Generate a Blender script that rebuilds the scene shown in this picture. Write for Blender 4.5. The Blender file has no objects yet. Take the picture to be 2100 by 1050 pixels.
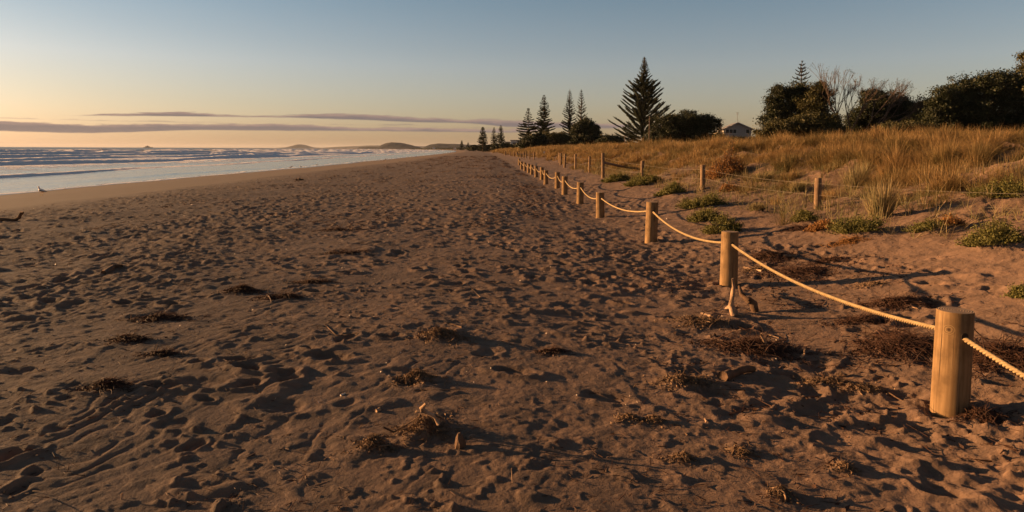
import bpy, math, random
import numpy as np
from mathutils import Vector, Matrix
random.seed(7); rng = np.random.default_rng(11)
sc = bpy.context.scene
col = sc.collection
R = math.radians
PI = math.pi

# ------------------------------------------------------------------ camera
FPX = 1400.0; CW, CH = 2100.0, 1050.0
PPX, PPY = 1050.0, 420.0           # principal point in photo pixels
PITCH = math.atan((PPY-306.4)/FPX); ROLL = R(0.30); EYE = 1.40
cam_d = bpy.data.cameras.new('camera'); cam = bpy.data.objects.new('camera', cam_d); col.objects.link(cam)
cam_d.sensor_width = 36.0; cam_d.lens = 36.0*FPX/CW
cam_d.shift_y = -(CH/2-PPY)/CW
cam_d.clip_start = 0.05; cam_d.clip_end = 60000
Mcam = Matrix.Rotation(R(90)-PITCH, 4, 'X') @ Matrix.Rotation(ROLL, 4, 'Z')
cam.matrix_world = Matrix.Translation((0, 0, EYE)) @ Mcam
sc.camera = cam
_M3 = Mcam.to_3x3()
def ray(px, py):
    v = _M3 @ Vector(((px-PPX)/FPX, -(py-PPY)/FPX, -1.0)); return v/v.y
def at(px, py, Y):
    v = ray(px, py); return Vector((v.x*Y, Y, EYE+v.z*Y))

# ------------------------------------------------------------------ noise
_rg = np.random.default_rng(5)
_ang = _rg.random((256, 256))*2*PI
_gx, _gy = np.cos(_ang), np.sin(_ang)
def pn(x, y):
    x = np.asarray(x, float); y = np.asarray(y, float)
    xi = np.floor(x).astype(np.int64); yi = np.floor(y).astype(np.int64)
    fx = x-xi; fy = y-yi
    u = fx*fx*fx*(fx*(fx*6-15)+10); v = fy*fy*fy*(fy*(fy*6-15)+10)
    def g(ix, iy, dx, dy):
        a = ix & 255; b = iy & 255
        return _gx[a, b]*dx+_gy[a, b]*dy
    n00 = g(xi, yi, fx, fy); n10 = g(xi+1, yi, fx-1, fy)
    n01 = g(xi, yi+1, fx, fy-1); n11 = g(xi+1, yi+1, fx-1, fy-1)
    return ((n00*(1-u)+n10*u)*(1-v)+(n01*(1-u)+n11*u)*v)*1.5
def fbm(x, y, o=4, g=0.5):
    s = 0; a = 1; t = 0
    for i in range(o):
        s = s+a*pn(x*2**i+17.3*i, y*2**i+5.1*i); t += a; a *= g
    return s/t
def ss(a, b, x):
    t = np.clip((np.asarray(x, float)-a)/(b-a), 0, 1); return t*t*(3-2*t)

# ------------------------------------------------------------------ terrain shape
SEA = -1.0
def shift_d(Y):
    Yp = np.maximum(Y, 0); return 0.035*Y+4e-5*Yp*Yp
def shift_w(Y):
    Yp = np.maximum(Y, 0); return 0.02*Y+4e-5*Yp*Yp
def ucoord(X, Y): return X+shift_d(Y)
def vcoord(X, Y): return X+shift_w(Y)
_pu = np.array([-50, -14, -1.5, .2, 2.3, 3.6, 5, 6, 7.2, 9.0, 11.5, 15, 20, 60, 400, 4000, 20000.])
_pz = np.array([-.16, -.16, .015, .02, -.055, .06, .27, .40, .68, 1.24, 1.48, 1.56, 1.55, 1.4, 2.0, 6, 6])
def base(X, Y):
    u = ucoord(X, Y); v = vcoord(X, Y)
    wob = fbm(X/9+3, Y/9, 3)*1.6*ss(3.0, 7, u)
    z = np.interp(u+wob, _pu, _pz)
    z = z+fbm(X/4.5, Y/5+9, 4)*.36*ss(6, 10, u)+(np.abs(fbm(X/2.3+31, Y/3.2, 3))*-.75+.16)*ss(6, 8.5, u)*ss(60, 25, Y)+fbm(X/1.9+5, Y/1.9, 3)*.14*ss(4.2, 7.5, u)
    vv = v+fbm(Y/30, X/60+4, 3)*1.5
    zb = np.interp(vv, [-400, -80, -40, -24.5, -18, -13, -9, 0], [-2.24, -2.24, -1.39, SEA+.16, -.40, -.15, -.02, 0])
    return z+zb
def ripple(X, Y):
    a = R(31); n = X*math.cos(a)-Y*math.sin(a)
    w = fbm(X/.42, Y/.7, 4)*.26+fbm(X/1.7+8, Y/1.7, 2)*.35
    ph = (n+w)/.135*2*PI
    s = np.sin(ph); s = s+.35*np.sin(2*ph+.9)
    amp = .10+.95*ss(-.25, .5, fbm(X/.6+21, Y/.9, 3))
    return s*amp
def detail(X, Y, r):
    u = ucoord(X, Y); v = vcoord(X, Y)
    rough = ss(-15.5, -10.5, v+fbm(X/5, Y/9, 2)*3)
    near = 1-ss(60, 160, r)
    d = fbm(X/2.6, Y/2.6, 4)*.062*(.2+.8*rough)
    # wind ripples, strongest on the left foreground
    rp = ss(9.5, 3.0, Y)*ss(1.2, -1.3, X+.15*Y)*.85+.16*ss(14, 5, Y)*ss(6, 3, u)
    d = d+ripple(X, Y)*.0052*rp*rough
    # trampled lumps
    calm = ss(1.2, -.8, X+.12*Y)*ss(7.5, 4.5, Y)
    tr = ss(-.25, .35, fbm(X/3.4+40, Y/5+7, 3)+.25*ss(3, 9, Y)-.1)*rough*ss(8, 5, u)*(1-.75*calm)*(.75+.25*ss(3.5, 7, Y))
    n1 = fbm(X/.36, Y/.36, 4); n2 = fbm(X/.13+9, Y/.13, 3)
    d = d+(np.abs(n1)*-.05+.012)*tr+n2*.024*tr*ss(-.2, .5, fbm(X/1.7, Y/1.7+30, 2)+.25)
    d = d+fbm(X/.06, Y/.06, 2)*.0028*(.3+.7*tr)*rough
    lum = np.maximum(0, fbm(X/.30+3, Y/.24, 3)-.05)*ss(-.35, .3, fbm(X/1.9, Y/2.7+60, 3)+.12*ss(3, 9, Y))
    lum2 = np.maximum(0, fbm(X/.14+31, Y/.12, 3)-.12)*ss(-.3, .3, fbm(X/1.2+5, Y/1.6+60, 3))
    d = d+(lum*.056+lum2*.034*ss(26, 12, r))*rough*(1-.3*calm)*ss(9, 6, u)
    crumbs = np.maximum(0, fbm(X/.085+3, Y/.085, 2)-.28)*ss(-.05, .4, fbm(X/.9+11, Y/1.4, 3))
    d = d+crumbs*.07*rough*ss(14, 8, r)
    # wind-cut scallops on the dune foot
    dn = ss(4.5, 7, u)*ss(14, 9, u)
    d = d+fbm((X*.85+Y*.5)/1.6, (Y*.85-X*.5)/.45, 4)*.11*dn
    return d*near

# ------------------------------------------------------------------ polar ground sheet
def axis_r():
    r = [0.0, .15, .5, 1.0, 1.4, 1.7]; x = 1.9
    while x < 16000:
        r.append(x)
        if x < 62: st = min(max(.0028*x, .00042*x*x), .0058*x)
        elif x < 300: st = .012*x
        else: st = .03*x
        x += st
    return np.array(r)
def axis_a():
    a = list(np.arange(-41, 41.001, .105))
    left = list(-41-np.cumsum(np.linspace(.2, 6, 45))); left = [t for t in left if t > -180]
    right = list(41+np.cumsum(np.linspace(.2, 6, 45))); right = [t for t in right if t < 180]
    return np.radians(np.array(sorted(left+a+right)))
rr, aa = axis_r(), axis_a()
RR, AA = np.meshgrid(rr, aa, indexing='ij')
GX = RR*np.sin(AA); GY = RR*np.cos(AA)
GZ = base(GX, GY)+detail(GX, GY, RR)

def stamp(x, y, rad, fn):
    r0 = math.hypot(x, y); a0 = math.atan2(x, y)
    if r0 < 2.0 or abs(a0) > R(60): return
    i0, i1 = np.searchsorted(rr, [r0-rad, r0+rad]); da = rad/r0
    j0, j1 = np.searchsorted(aa, [a0-da, a0+da])
    if i1 <= i0 or j1 <= j0: return
    dx = GX[i0:i1, j0:j1]-x; dy = GY[i0:i1, j0:j1]-y
    GZ[i0:i1, j0:j1] += fn(dx, dy)
def footprint(x, y, az, L=.15, W=.085, A=.026, seed=0):
    c, s = math.cos(az), math.sin(az)
    def fn(dx, dy):
        t = (dx*s+dy*c)/L; w = (dx*c-dy*s)/W
        nz = pn((x+dx)*14+seed, (y+dy)*14)*.28
        q = np.sqrt(t*t+w*w)+nz
        bowl = -A*(1-ss(.45, 1.0, q))
        rim = .42*A*np.exp(-((q-1.25)/.30)**2)*(1+.5*np.sign(1)*np.clip(w, -1, 1))
        return bowl+rim
    stamp(x, y, L*2.3, fn)
def mound(x, y, rx, ry, A, rug=.5):
    def fn(dx, dy):
        q = (dx/rx)**2+(dy/ry)**2
        return A*np.exp(-q*1.6)*(1+rug*fbm((x+dx)*9, (y+dy)*9, 3)+1.1*np.maximum(0, fbm((x+dx)*34, (y+dy)*34, 2)))
    stamp(x, y, max(rx, ry)*1.9, fn)
# trackways
for k in range(46):
    x = random.uniform(-13, 3.0); y = random.uniform(2.2, 26); az = random.gauss(0, .35)
    if random.random() < .15: az += PI/2
    for i in range(random.randint(8, 42)):
        side = .11 if i % 2 else -.11
        px_, py_ = x+side*math.cos(az), y-side*math.sin(az)
        if ucoord(px_, py_) < 4.0 and vcoord(px_, py_) > -12.5 and py_ > 1.8:
            sc_ = random.uniform(.8, 1.25)
            footprint(px_, py_, az+random.gauss(0, .12), .15*sc_, .085*sc_, random.uniform(.016, .038)*(.75 if py_ < 5 else 1), i)
        if y < 1: break
        if y < 3.8 and random.random() < .45: y += .62; continue
        x += math.sin(az)*.62; y += math.cos(az)*.62; az += random.gauss(0, .06)
# loose prints, denser close up
for k in range(5200):
    y = 2.3+34*random.random()**1.15; x = random.uniform(-.85, .72)*y
    if ucoord(x, y) > 4.6 or vcoord(x, y) < -12: continue
    if fbm(np.array(x/2.2), np.array(y/2.2), 2) < -.05: continue
    if y < 6 and x < .3 and random.random() < .6: continue
    s_ = random.uniform(.45, 1.1) if y < 7 else random.uniform(.35, 1.0)
    if y < 7 and random.random() < .5+.3*(x > 0): continue
    if y < 3.8: s_ *= .75
    footprint(x, y, random.uniform(0, PI), .135*s_, .09*s_, random.uniform(.010, .036)*s_, k)
def ground_hit(px, py):
    v = ray(px, py); lo = None
    for Y in np.concatenate([np.arange(1.5, 40, .04), np.arange(40, 700, 1.0)]):
        X = v.x*Y; Z = EYE+v.z*Y
        if Z <= float(gz(X, Y)): return Vector((X, Y, float(gz(X, Y))))
    return Vector((v.x*300, 300, 0))
def gz(x, y):
    r0 = math.hypot(x, y); a0 = math.atan2(x, y)
    i = min(max(np.searchsorted(rr, r0)-1, 0), len(rr)-2); j = min(max(np.searchsorted(aa, a0)-1, 0), len(aa)-2)
    fi = (r0-rr[i])/(rr[i+1]-rr[i]); fj = (a0-aa[j])/(aa[j+1]-aa[j])
    return (GZ[i, j]*(1-fi)+GZ[i+1, j]*fi)*(1-fj)+(GZ[i, j+1]*(1-fi)+GZ[i+1, j+1]*fi)*fj
def gzv(x, y):
    r0 = np.hypot(x, y); a0 = np.arctan2(x, y)
    i = np.clip(np.searchsorted(rr, r0)-1, 0, len(rr)-2); j = np.clip(np.searchsorted(aa, a0)-1, 0, len(aa)-2)
    fi = (r0-rr[i])/(rr[i+1]-rr[i]); fj = (a0-aa[j])/(aa[j+1]-aa[j])
    return (GZ[i, j]*(1-fi)+GZ[i+1, j]*fi)*(1-fj)+(GZ[i, j+1]*(1-fi)+GZ[i+1, j+1]*fi)*fj

# ------------------------------------------------------------------ mesh helpers
def link(name, V, F, mat, parent=None, smooth=False, attrs=None):
    me = bpy.data.meshes.new(name)
    V = np.asarray(V, np.float32)
    if isinstance(F, np.ndarray):
        n, k = F.shape
        me.vertices.add(len(V)); me.vertices.foreach_set('co', V.ravel())
        me.loops.add(n*k); me.loops.foreach_set('vertex_index', F.astype(np.int32).ravel())
        me.polygons.add(n); me.polygons.foreach_set('loop_start', np.arange(0, n*k, k, dtype=np.int32))
        me.update(calc_edges=True)
    else:
        me.from_pydata([tuple(map(float, v)) for v in V], [], F); me.update()
    if smooth: me.polygons.foreach_set('use_smooth', np.ones(len(me.polygons), bool))
    if attrs:
        for k_, a in attrs.items():
            at_ = me.attributes.new(k_, 'FLOAT', 'POINT'); at_.data.foreach_set('value', np.asarray(a, np.float32).ravel())
    me.materials.append(mat)
    o = bpy.data.objects.new(name, me); col.objects.link(o)
    if parent is not None: o.parent = parent
    return o
def tag(o, label, cat, group=None, kind=None):
    o['label'] = label; o['category'] = cat
    if group: o['group'] = group
    if kind: o['kind'] = kind
    return o
def empty(name, loc, label, cat, group=None, rz=0):
    o = bpy.data.objects.new(name, None); o.empty_display_size = .2; col.objects.link(o)
    o.location = loc; o.rotation_euler.z = rz
    return tag(o, label, cat, group)
class MB:
    def __init__(s): s.v = []; s.f = []
    def add(s, V, F):
        b = len(s.v); s.v += [tuple(v) for v in V]; s.f += [tuple(i+b for i in f) for f in F]; return s
    def box(s, c, d, rz=0, bev=0):
        cx, cy, cz = c; hx, hy, hz = d[0]/2, d[1]/2, d[2]/2
        cs, sn = math.cos(rz), math.sin(rz); V = []
        for z in (-hz, hz):
            for x, y in ((-hx, -hy), (hx, -hy), (hx, hy), (-hx, hy)):
                V.append((cx+x*cs-y*sn, cy+x*sn+y*cs, cz+z))
        return s.add(V, [(3, 2, 1, 0), (4, 5, 6, 7), (0, 1, 5, 4), (1, 2, 6, 5), (2, 3, 7, 6), (3, 0, 4, 7)])
    def tube(s, pts, rad, n=8, cap=True, noise=0):
        pts = [Vector(p) for p in pts]; V = []; up = Vector((.13, .21, 1)).normalized()
        if not hasattr(rad, '__len__'): rad = [rad]*len(pts)
        for i, p in enumerate(pts):
            t = (pts[min(i+1, len(pts)-1)]-pts[max(i-1, 0)]).normalized()
            a = t.cross(up)
            if a.length < .1: a = t.cross(Vector((1, 0, 0)))
            a.normalize(); b = t.cross(a)
            for k in range(n):
                th = 2*PI*k/n; r = rad[i]*(1+noise*(random.random()-.5)); V.append(p+a*math.cos(th)*r+b*math.sin(th)*r)
        F = [(i*n+k, i*n+(k+1) % n, (i+1)*n+(k+1) % n, (i+1)*n+k) for i in range(len(pts)-1) for k in range(n)]
        if cap: F += [tuple(range(n)), tuple(reversed(range((len(pts)-1)*n, len(pts)*n)))]
        return s.add(V, F)
    def build(s, name, mat, parent=None, smooth=False): return link(name, s.v, s.f, mat, parent, smooth)
def prisms(S, E, r0, r1, n=3):
    S = np.asarray(S, float); E = np.asarray(E, float); N = len(S)
    r0 = np.broadcast_to(r0, (N,)); r1 = np.broadcast_to(r1, (N,))
    t = E-S; t /= np.maximum(np.linalg.norm(t, axis=1, keepdims=True), 1e-9)
    up = np.where(np.abs(t[:, 2:3]) > .9, [[1., 0, 0]], [[0, 0, 1.]])
    a = np.cross(t, up); a /= np.linalg.norm(a, axis=1, keepdims=True); b = np.cross(t, a)
    V = np.zeros((N, 2*n, 3))
    for k in range(n):
        c, s = math.cos(2*PI*k/n), math.sin(2*PI*k/n)
        d = a*c+b*s
        V[:, k] = S+d*r0[:, None]; V[:, n+k] = E+d*r1[:, None]
    f = np.array([[k, (k+1) % n, n+(k+1) % n, n+k] for k in range(n)])
    F = (f[None]+(np.arange(N)*2*n)[:, None, None]).reshape(-1, 4)
    return V.reshape(-1, 3), F
def leaves(C, size, asp=.5, droop=None):
    N = len(C); size = np.broadcast_to(size, (N,))
    d = rng.normal(size=(N, 3)); 
    if droop is not None: d = d*droop[0]+np.array(droop[1])
    d /= np.linalg.norm(d, axis=1, keepdims=True)
    e = rng.normal(size=(N, 3)); e = np.cross(d, e); e /= np.linalg.norm(e, axis=1, keepdims=True)
    L = size[:, None]*.5; W = L*asp
    nrm = np.cross(d, e)*L*.25
    V = np.stack([C-d*L, C+e*W+nrm, C+d*L, C-e*W+nrm], 1).reshape(-1, 3)
    F = np.arange(4*N).reshape(N, 4)
    return V, F
def join(*parts):
    V = []; F = []; b = 0
    for v, f in parts: V.append(v); F.append(f+b); b += len(v)
    return np.concatenate(V), np.concatenate(F)

# ------------------------------------------------------------------ materials
class NT:
    def __init__(s, tree): s.t = tree
    def n(s, typ, **kw):
        nd = s.t.nodes.new(typ)
        for k, v in kw.items():
            if k.startswith('i_'):
                key = k[2:]; key = int(key) if key.isdigit() else key.replace('_', ' ')
                s.set(nd.inputs[key], v)
            else: setattr(nd, k, v)
        return nd
    def set(s, inp, v):
        if isinstance(v, bpy.types.NodeSocket): s.t.links.new(v, inp)
        elif isinstance(v, bpy.types.Node): s.t.links.new(v.outputs[0], inp)
        else: inp.default_value = v
    def math(s, op, a, b=0.0, c=0.0, clamp=False):
        nd = s.t.nodes.new('ShaderNodeMath'); nd.operation = op; nd.use_clamp = clamp
        s.set(nd.inputs[0], a); s.set(nd.inputs[1], b); s.set(nd.inputs[2], c); return nd.outputs[0]
    def mix(s, f, a, b, bt='MIX'):
        nd = s.t.nodes.new('ShaderNodeMix'); nd.data_type = 'RGBA'; nd.blend_type = bt
        s.set(nd.inputs[0], f); s.set(nd.inputs[6], a); s.set(nd.inputs[7], b); return nd.outputs[2]
    def maprange(s, v, a, b, c=0., d=1., smooth=True):
        nd = s.t.nodes.new('ShaderNodeMapRange'); nd.interpolation_type = 'SMOOTHSTEP' if smooth else 'LINEAR'
        s.set(nd.inputs[0], v); nd.inputs[1].default_value = a; nd.inputs[2].default_value = b
        nd.inputs[3].default_value = c; nd.inputs[4].default_value = d; return nd.outputs[0]
    def noise(s, scale, vec=None, detail=4, rough=.55, dist=0.):
        nd = s.n('ShaderNodeTexNoise'); nd.inputs['Scale'].default_value = scale; nd.inputs['Detail'].default_value = detail
        nd.inputs['Roughness'].default_value = rough; nd.inputs['Distortion'].default_value = dist
        if vec is not None: s.set(nd.inputs['Vector'], vec)
        return nd.outputs[0]
def c4(c): return (c[0], c[1], c[2], 1.0)
def newmat(name):
    m = bpy.data.materials.new(name); m.use_nodes = True
    t = NT(m.node_tree); bs = m.node_tree.nodes['Principled BSDF']; return m, t, bs
def simple(name, colr, rough=.8, var=.25, scale=8, island=False, bump=0., bscale=40, spec=.3, trans=0., col2=None):
    m, t, b = newmat(name)
    pos = t.n('ShaderNodeTexCoord').outputs['Object']
    n = t.noise(scale, pos)
    c2 = col2 if col2 else tuple(x*(1-var) for x in colr)
    f = t.maprange(n, .3, .7)
    if island:
        g = t.n('ShaderNodeNewGeometry').outputs['Random Per Island']
        f = t.math('ADD', t.math('MULTIPLY', f, .45), t.math('MULTIPLY', g, .55))
    cc = t.mix(f, c4(tuple(min(1, x*(1+var)) for x in colr)), c4(c2))
    t.set(b.inputs['Base Color'], cc); b.inputs['Roughness'].default_value = rough
    b.inputs['Specular IOR Level'].default_value = spec
    if bump:
        bn = t.n('ShaderNodeBump'); bn.inputs['Strength'].default_value = 1; bn.inputs['Distance'].default_value = bump
        t.set(bn.inputs['Height'], t.noise(bscale, pos, 5)); t.set(b.inputs['Normal'], bn)
    if trans:
        out = m.node_tree.nodes['Material Output']
        tr = t.n('ShaderNodeBsdfTranslucent'); t.set(tr.inputs[0], cc)
        mx = t.n('ShaderNodeMixShader'); mx.inputs[0].default_value = trans
        t.t.links.new(b.outputs[0], mx.inputs[1]); t.t.links.new(tr.outputs[0], mx.inputs[2]); t.t.links.new(mx.outputs[0], out.inputs[0])
    return m

def sand_mat():
    m, t, b = newmat('sand')
    g = t.n('ShaderNodeNewGeometry'); P = g.outputs['Position']
    sep = t.n('ShaderNodeSeparateXYZ'); t.set(sep.inputs[0], P)
    big = t.noise(.55, P, 4); mid = t.noise(5, P, 5, .6); fine = t.noise(260, P, 3, .7)
    c = t.mix(t.maprange(big, .35, .65), c4((.240, .154, .104)), c4((.185, .120, .082)))
    c = t.mix(t.maprange(mid, .3, .75), c, c4((.138, .093, .066)))
    c = t.mix(t.math('MULTIPLY', t.maprange(fine, .45, .8), .45), c, c4((.09, .062, .045)))
    # dark grit and tiny shell flakes
    vo = t.n('ShaderNodeTexVoronoi'); vo.inputs['Scale'].default_value = 55; t.set(vo.inputs['Vector'], P)
    spk = t.math('MULTIPLY', t.maprange(vo.outputs['Distance'], .16, .05), t.maprange(t.noise(1.3, P, 3), .48, .62))
    c = t.mix(t.math('MULTIPLY', spk, .7), c, c4((.03, .022, .016)))
    c = t.mix(t.math('MULTIPLY', t.maprange(sep.outputs[2], -.18, -.36), .8), c, c4((.285, .185, .112)))  # golden brightness of the sun-facing slope, painted into the lower beach colour
    wet = t.maprange(sep.outputs[2], SEA+.17, SEA+.03)
    c = t.mix(t.math('MULTIPLY', wet, .75), c, c4((.10, .064, .040)))
    t.set(b.inputs['Base Color'], c)
    b.inputs['Diffuse Roughness'].default_value = 1.0
    t.set(b.inputs['Roughness'], t.maprange(wet, 0, 1, .92, .28)); b.inputs['Specular IOR Level'].default_value = .25
    cd = t.n('ShaderNodeCameraData').outputs['View Distance']
    h = t.math('ADD', t.math('MULTIPLY', t.noise(38, P, 5, .65), .014), t.math('MULTIPLY', fine, .0026))
    h = t.math('ADD', h, t.math('MULTIPLY', t.noise(6.0, P, 5, .6), .035))
    bm = t.n('ShaderNodeBump'); bm.inputs['Distance'].default_value = 1.0
    t.set(bm.inputs['Strength'], t.math('MULTIPLY', t.maprange(sep.outputs[2], -.36, -.12, .10, 1), .75)); t.set(bm.inputs['Height'], h)
    t.set(b.inputs['Normal'], bm)
    return m
M = {}
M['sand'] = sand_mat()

def wood_mat(name, c1, c2, ring=False, knot=None):
    m, t, b = newmat(name)
    P = t.n('ShaderNodeTexCoord').outputs['Object']
    oi = t.n('ShaderNodeObjectInfo').outputs['Random']
    mp = t.n('ShaderNodeMapping'); t.set(mp.inputs[0], P)
    cmb = t.n('ShaderNodeCombineXYZ'); t.set(cmb.inputs[0], t.math('MULTIPLY', oi, 37.)); t.set(cmb.inputs[2], t.math('MULTIPLY', oi, 11.)); t.set(mp.inputs[1], cmb)
    if ring:
        sp = t.n('ShaderNodeSeparateXYZ'); t.set(sp.inputs[0], P)
        rad = t.math('SQRT', t.math('ADD', t.math('MULTIPLY', sp.outputs[0], sp.outputs[0]), t.math('MULTIPLY', sp.outputs[1], sp.outputs[1])))
        rad = t.math('ADD', rad, t.math('MULTIPLY', t.noise(9, mp, 3), .02))
        w = t.math('SINE', t.math('MULTIPLY', rad, 520.))
        c = t.mix(t.maprange(w, -.6, .9), c4(c1), c4(c2)); hgt = w; dist = .001
    else:
        mp.inputs[3].default_value = (26, 26, 1.6)
        n1 = t.noise(1.3, mp, 6, .6, .3)
        mp2 = t.n('ShaderNodeMapping'); t.set(mp2.inputs[0], P); mp2.inputs[3].default_value = (60, 60, 1.1); t.set(mp2.inputs[1], cmb)
        n2 = t.noise(1.0, mp2, 3, .5)
        c = t.mix(t.maprange(n1, .3, .7), c4(c1), c4(c2))
        crack = t.maprange(n2, .37, .33)
        c = t.mix(t.math('MULTIPLY', crack, .85), c, c4((.045, .026, .014)))
        pt = t.noise(3.0, mp, 2); 
        c = t.mix(t.math('MULTIPLY', t.maprange(t.noise(9, P, 5), .42, .68), .6), c, c4(tuple(x*.6 for x in c2)))
        hgt = t.math('SUBTRACT', t.math('MULTIPLY', n1, .5), crack); dist = .002
        if knot:
            ds = t.n('ShaderNodeVectorMath', operation='DISTANCE'); t.set(ds.inputs[0], P); ds.inputs[1].default_value = knot
            dd = t.math('ADD', ds.outputs['Value'], t.math('MULTIPLY', t.noise(30, P, 2), .008))
            rw = t.math('SINE', t.math('MULTIPLY', t.math('ADD', dd, t.math('MULTIPLY', t.noise(22, P, 3), .012)), 560.))
            km = t.maprange(dd, .040, .028)
            kc = t.mix(t.maprange(rw, -.5, .8), c4(tuple(x*.42 for x in c1)), c4(tuple(x*.8 for x in c1)))
            c = t.mix(t.math('MULTIPLY', km, .8), c, kc)
            c = t.mix(t.maprange(dd, .014, .009), c, c4((.05, .028, .014)))
    t.set(b.inputs['Base Color'], c); b.inputs['Roughness'].default_value = .85; b.inputs['Specular IOR Level'].default_value = .2
    bm = t.n('ShaderNodeBump'); bm.inputs['Distance'].default_value = dist; t.set(bm.inputs['Height'], hgt); t.set(b.inputs['Normal'], bm)
    return m
M['wood'] = wood_mat('treated_timber', (.27, .175, .085), (.15, .092, .042))
M['wood_knot'] = wood_mat('knotty_timber', (.27, .175, .085), (.15, .092, .042), knot=(-.069, -.060, .495))
M['endgrain'] = wood_mat('end_grain', (.34, .25, .17), (.15, .10, .07), ring=True)
M['fpost'] = wood_mat('weathered_post', (.25, .17, .10), (.14, .09, .055))
M['rope'] = simple('rope_fibre', (.30, .22, .115), .9, .2, 30, bump=.0015, bscale=260)
M['dark'] = simple('dark_hole', (.03, .02, .012), .9)
M['wire'] = simple('fence_wire', (.22, .19, .15), .5, spec=.5)
M['drift'] = simple('driftwood', (.30, .20, .125), .9, .3, 14, bump=.006, bscale=60)
M['drift_dark'] = simple('dark_driftwood', (.10, .06, .035), .9, .3, 14, bump=.006, bscale=60)
M['weed'] = simple('seaweed', (.050, .020, .009), .75, .5, 30, island=True, spec=.4)
M['straw'] = simple('dry_litter', (.17, .11, .065), .9, .5, 30, island=True)
M['shell'] = simple('shell', (.60, .50, .40), .6, .3, 30, island=True, spec=.5)
def grass_mat(name, dry, green, patch):
    m, t, b = newmat(name)
    g = t.n('ShaderNodeNewGeometry'); r = g.outputs['Random Per Island']; P = g.outputs['Position']; big = t.maprange(t.noise(.45, P, 3), .35, .65)
    a = t.n('ShaderNodeAttribute', attribute_name='tip').outputs['Fac']
    n = t.noise(patch, P, 3)
    f = t.math('ADD', t.math('MULTIPLY', t.maprange(n, .35, .65), .5), t.math('MULTIPLY', r, .6))
    f = t.math('ADD', t.math('MULTIPLY', t.math('SUBTRACT', big, .5), .5), f)
    f = t.math('SUBTRACT', f, t.math('MULTIPLY', a, .35), clamp=True)
    c = t.mix(f, c4(dry), c4(green))
    c = t.mix(t.math('MULTIPLY', t.maprange(t.math('FRACT', t.math('MULTIPLY', r, 13.7)), .7, 1), .6), c, c4((dry[0]*.45, dry[1]*.36, dry[2]*.3)))
    t.set(b.inputs['Base Color'], c); b.inputs['Roughness'].default_value = .7; b.inputs['Specular IOR Level'].default_value = .2
    tr = t.n('ShaderNodeBsdfTranslucent'); t.set(tr.inputs[0], c)
    mx = t.n('ShaderNodeMixShader'); mx.inputs[0].default_value = .3
    t.t.links.new(b.outputs[0], mx.inputs[1]); t.t.links.new(tr.outputs[0], mx.inputs[2])
    t.t.links.new(mx.outputs[0], m.node_tree.nodes['Material Output'].inputs[0])
    return m
M['grass'] = grass_mat('dune_grass', (.30, .195, .082), (.095, .085, .030), .9)
M['tussock'] = grass_mat('tussock_grass', (.30, .23, .12), (.13, .14, .06), 2)
M['green'] = simple('rocket_leaf', (.125, .12, .032), .7, .4, 20, island=True, trans=.25)
M['red'] = simple('rust_leaf', (.22, .105, .03), .8, .4, 20, island=True, trans=.2)
M['leafdark'] = simple('dark_foliage', (.026, .032, .012), .6, .45, .8, island=True, trans=.12)
M['leafolive'] = simple('olive_foliage', (.055, .052, .016), .6, .45, .8, island=True, trans=.15)
M['needle'] = simple('pine_needles', (.024, .030, .015), .7, .35, .6, island=True)
M['bark'] = simple('bark', (.12, .085, .06), .9, .3, 3)
M['barkpale'] = simple('pale_bark', (.11, .08, .06), .9, .3, 3)

# ------------------------------------------------------------------ things on the sand: mounds first
def G(px, py):
    v = ray(px, py)
    Ys = np.concatenate([np.arange(1.6, 45, .03), np.arange(45, 800, .8)])
    X = v.x*Ys; Z = EYE+v.z*Ys; z = gzv(X, Ys); k = np.argmax(Z <= z)
    if Z[k] > z[k]: k = len(Ys)-1
    return Vector((X[k], Ys[k], z[k]))
def mpp(p): return p.y/FPX     # metres per photo pixel at a point

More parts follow.
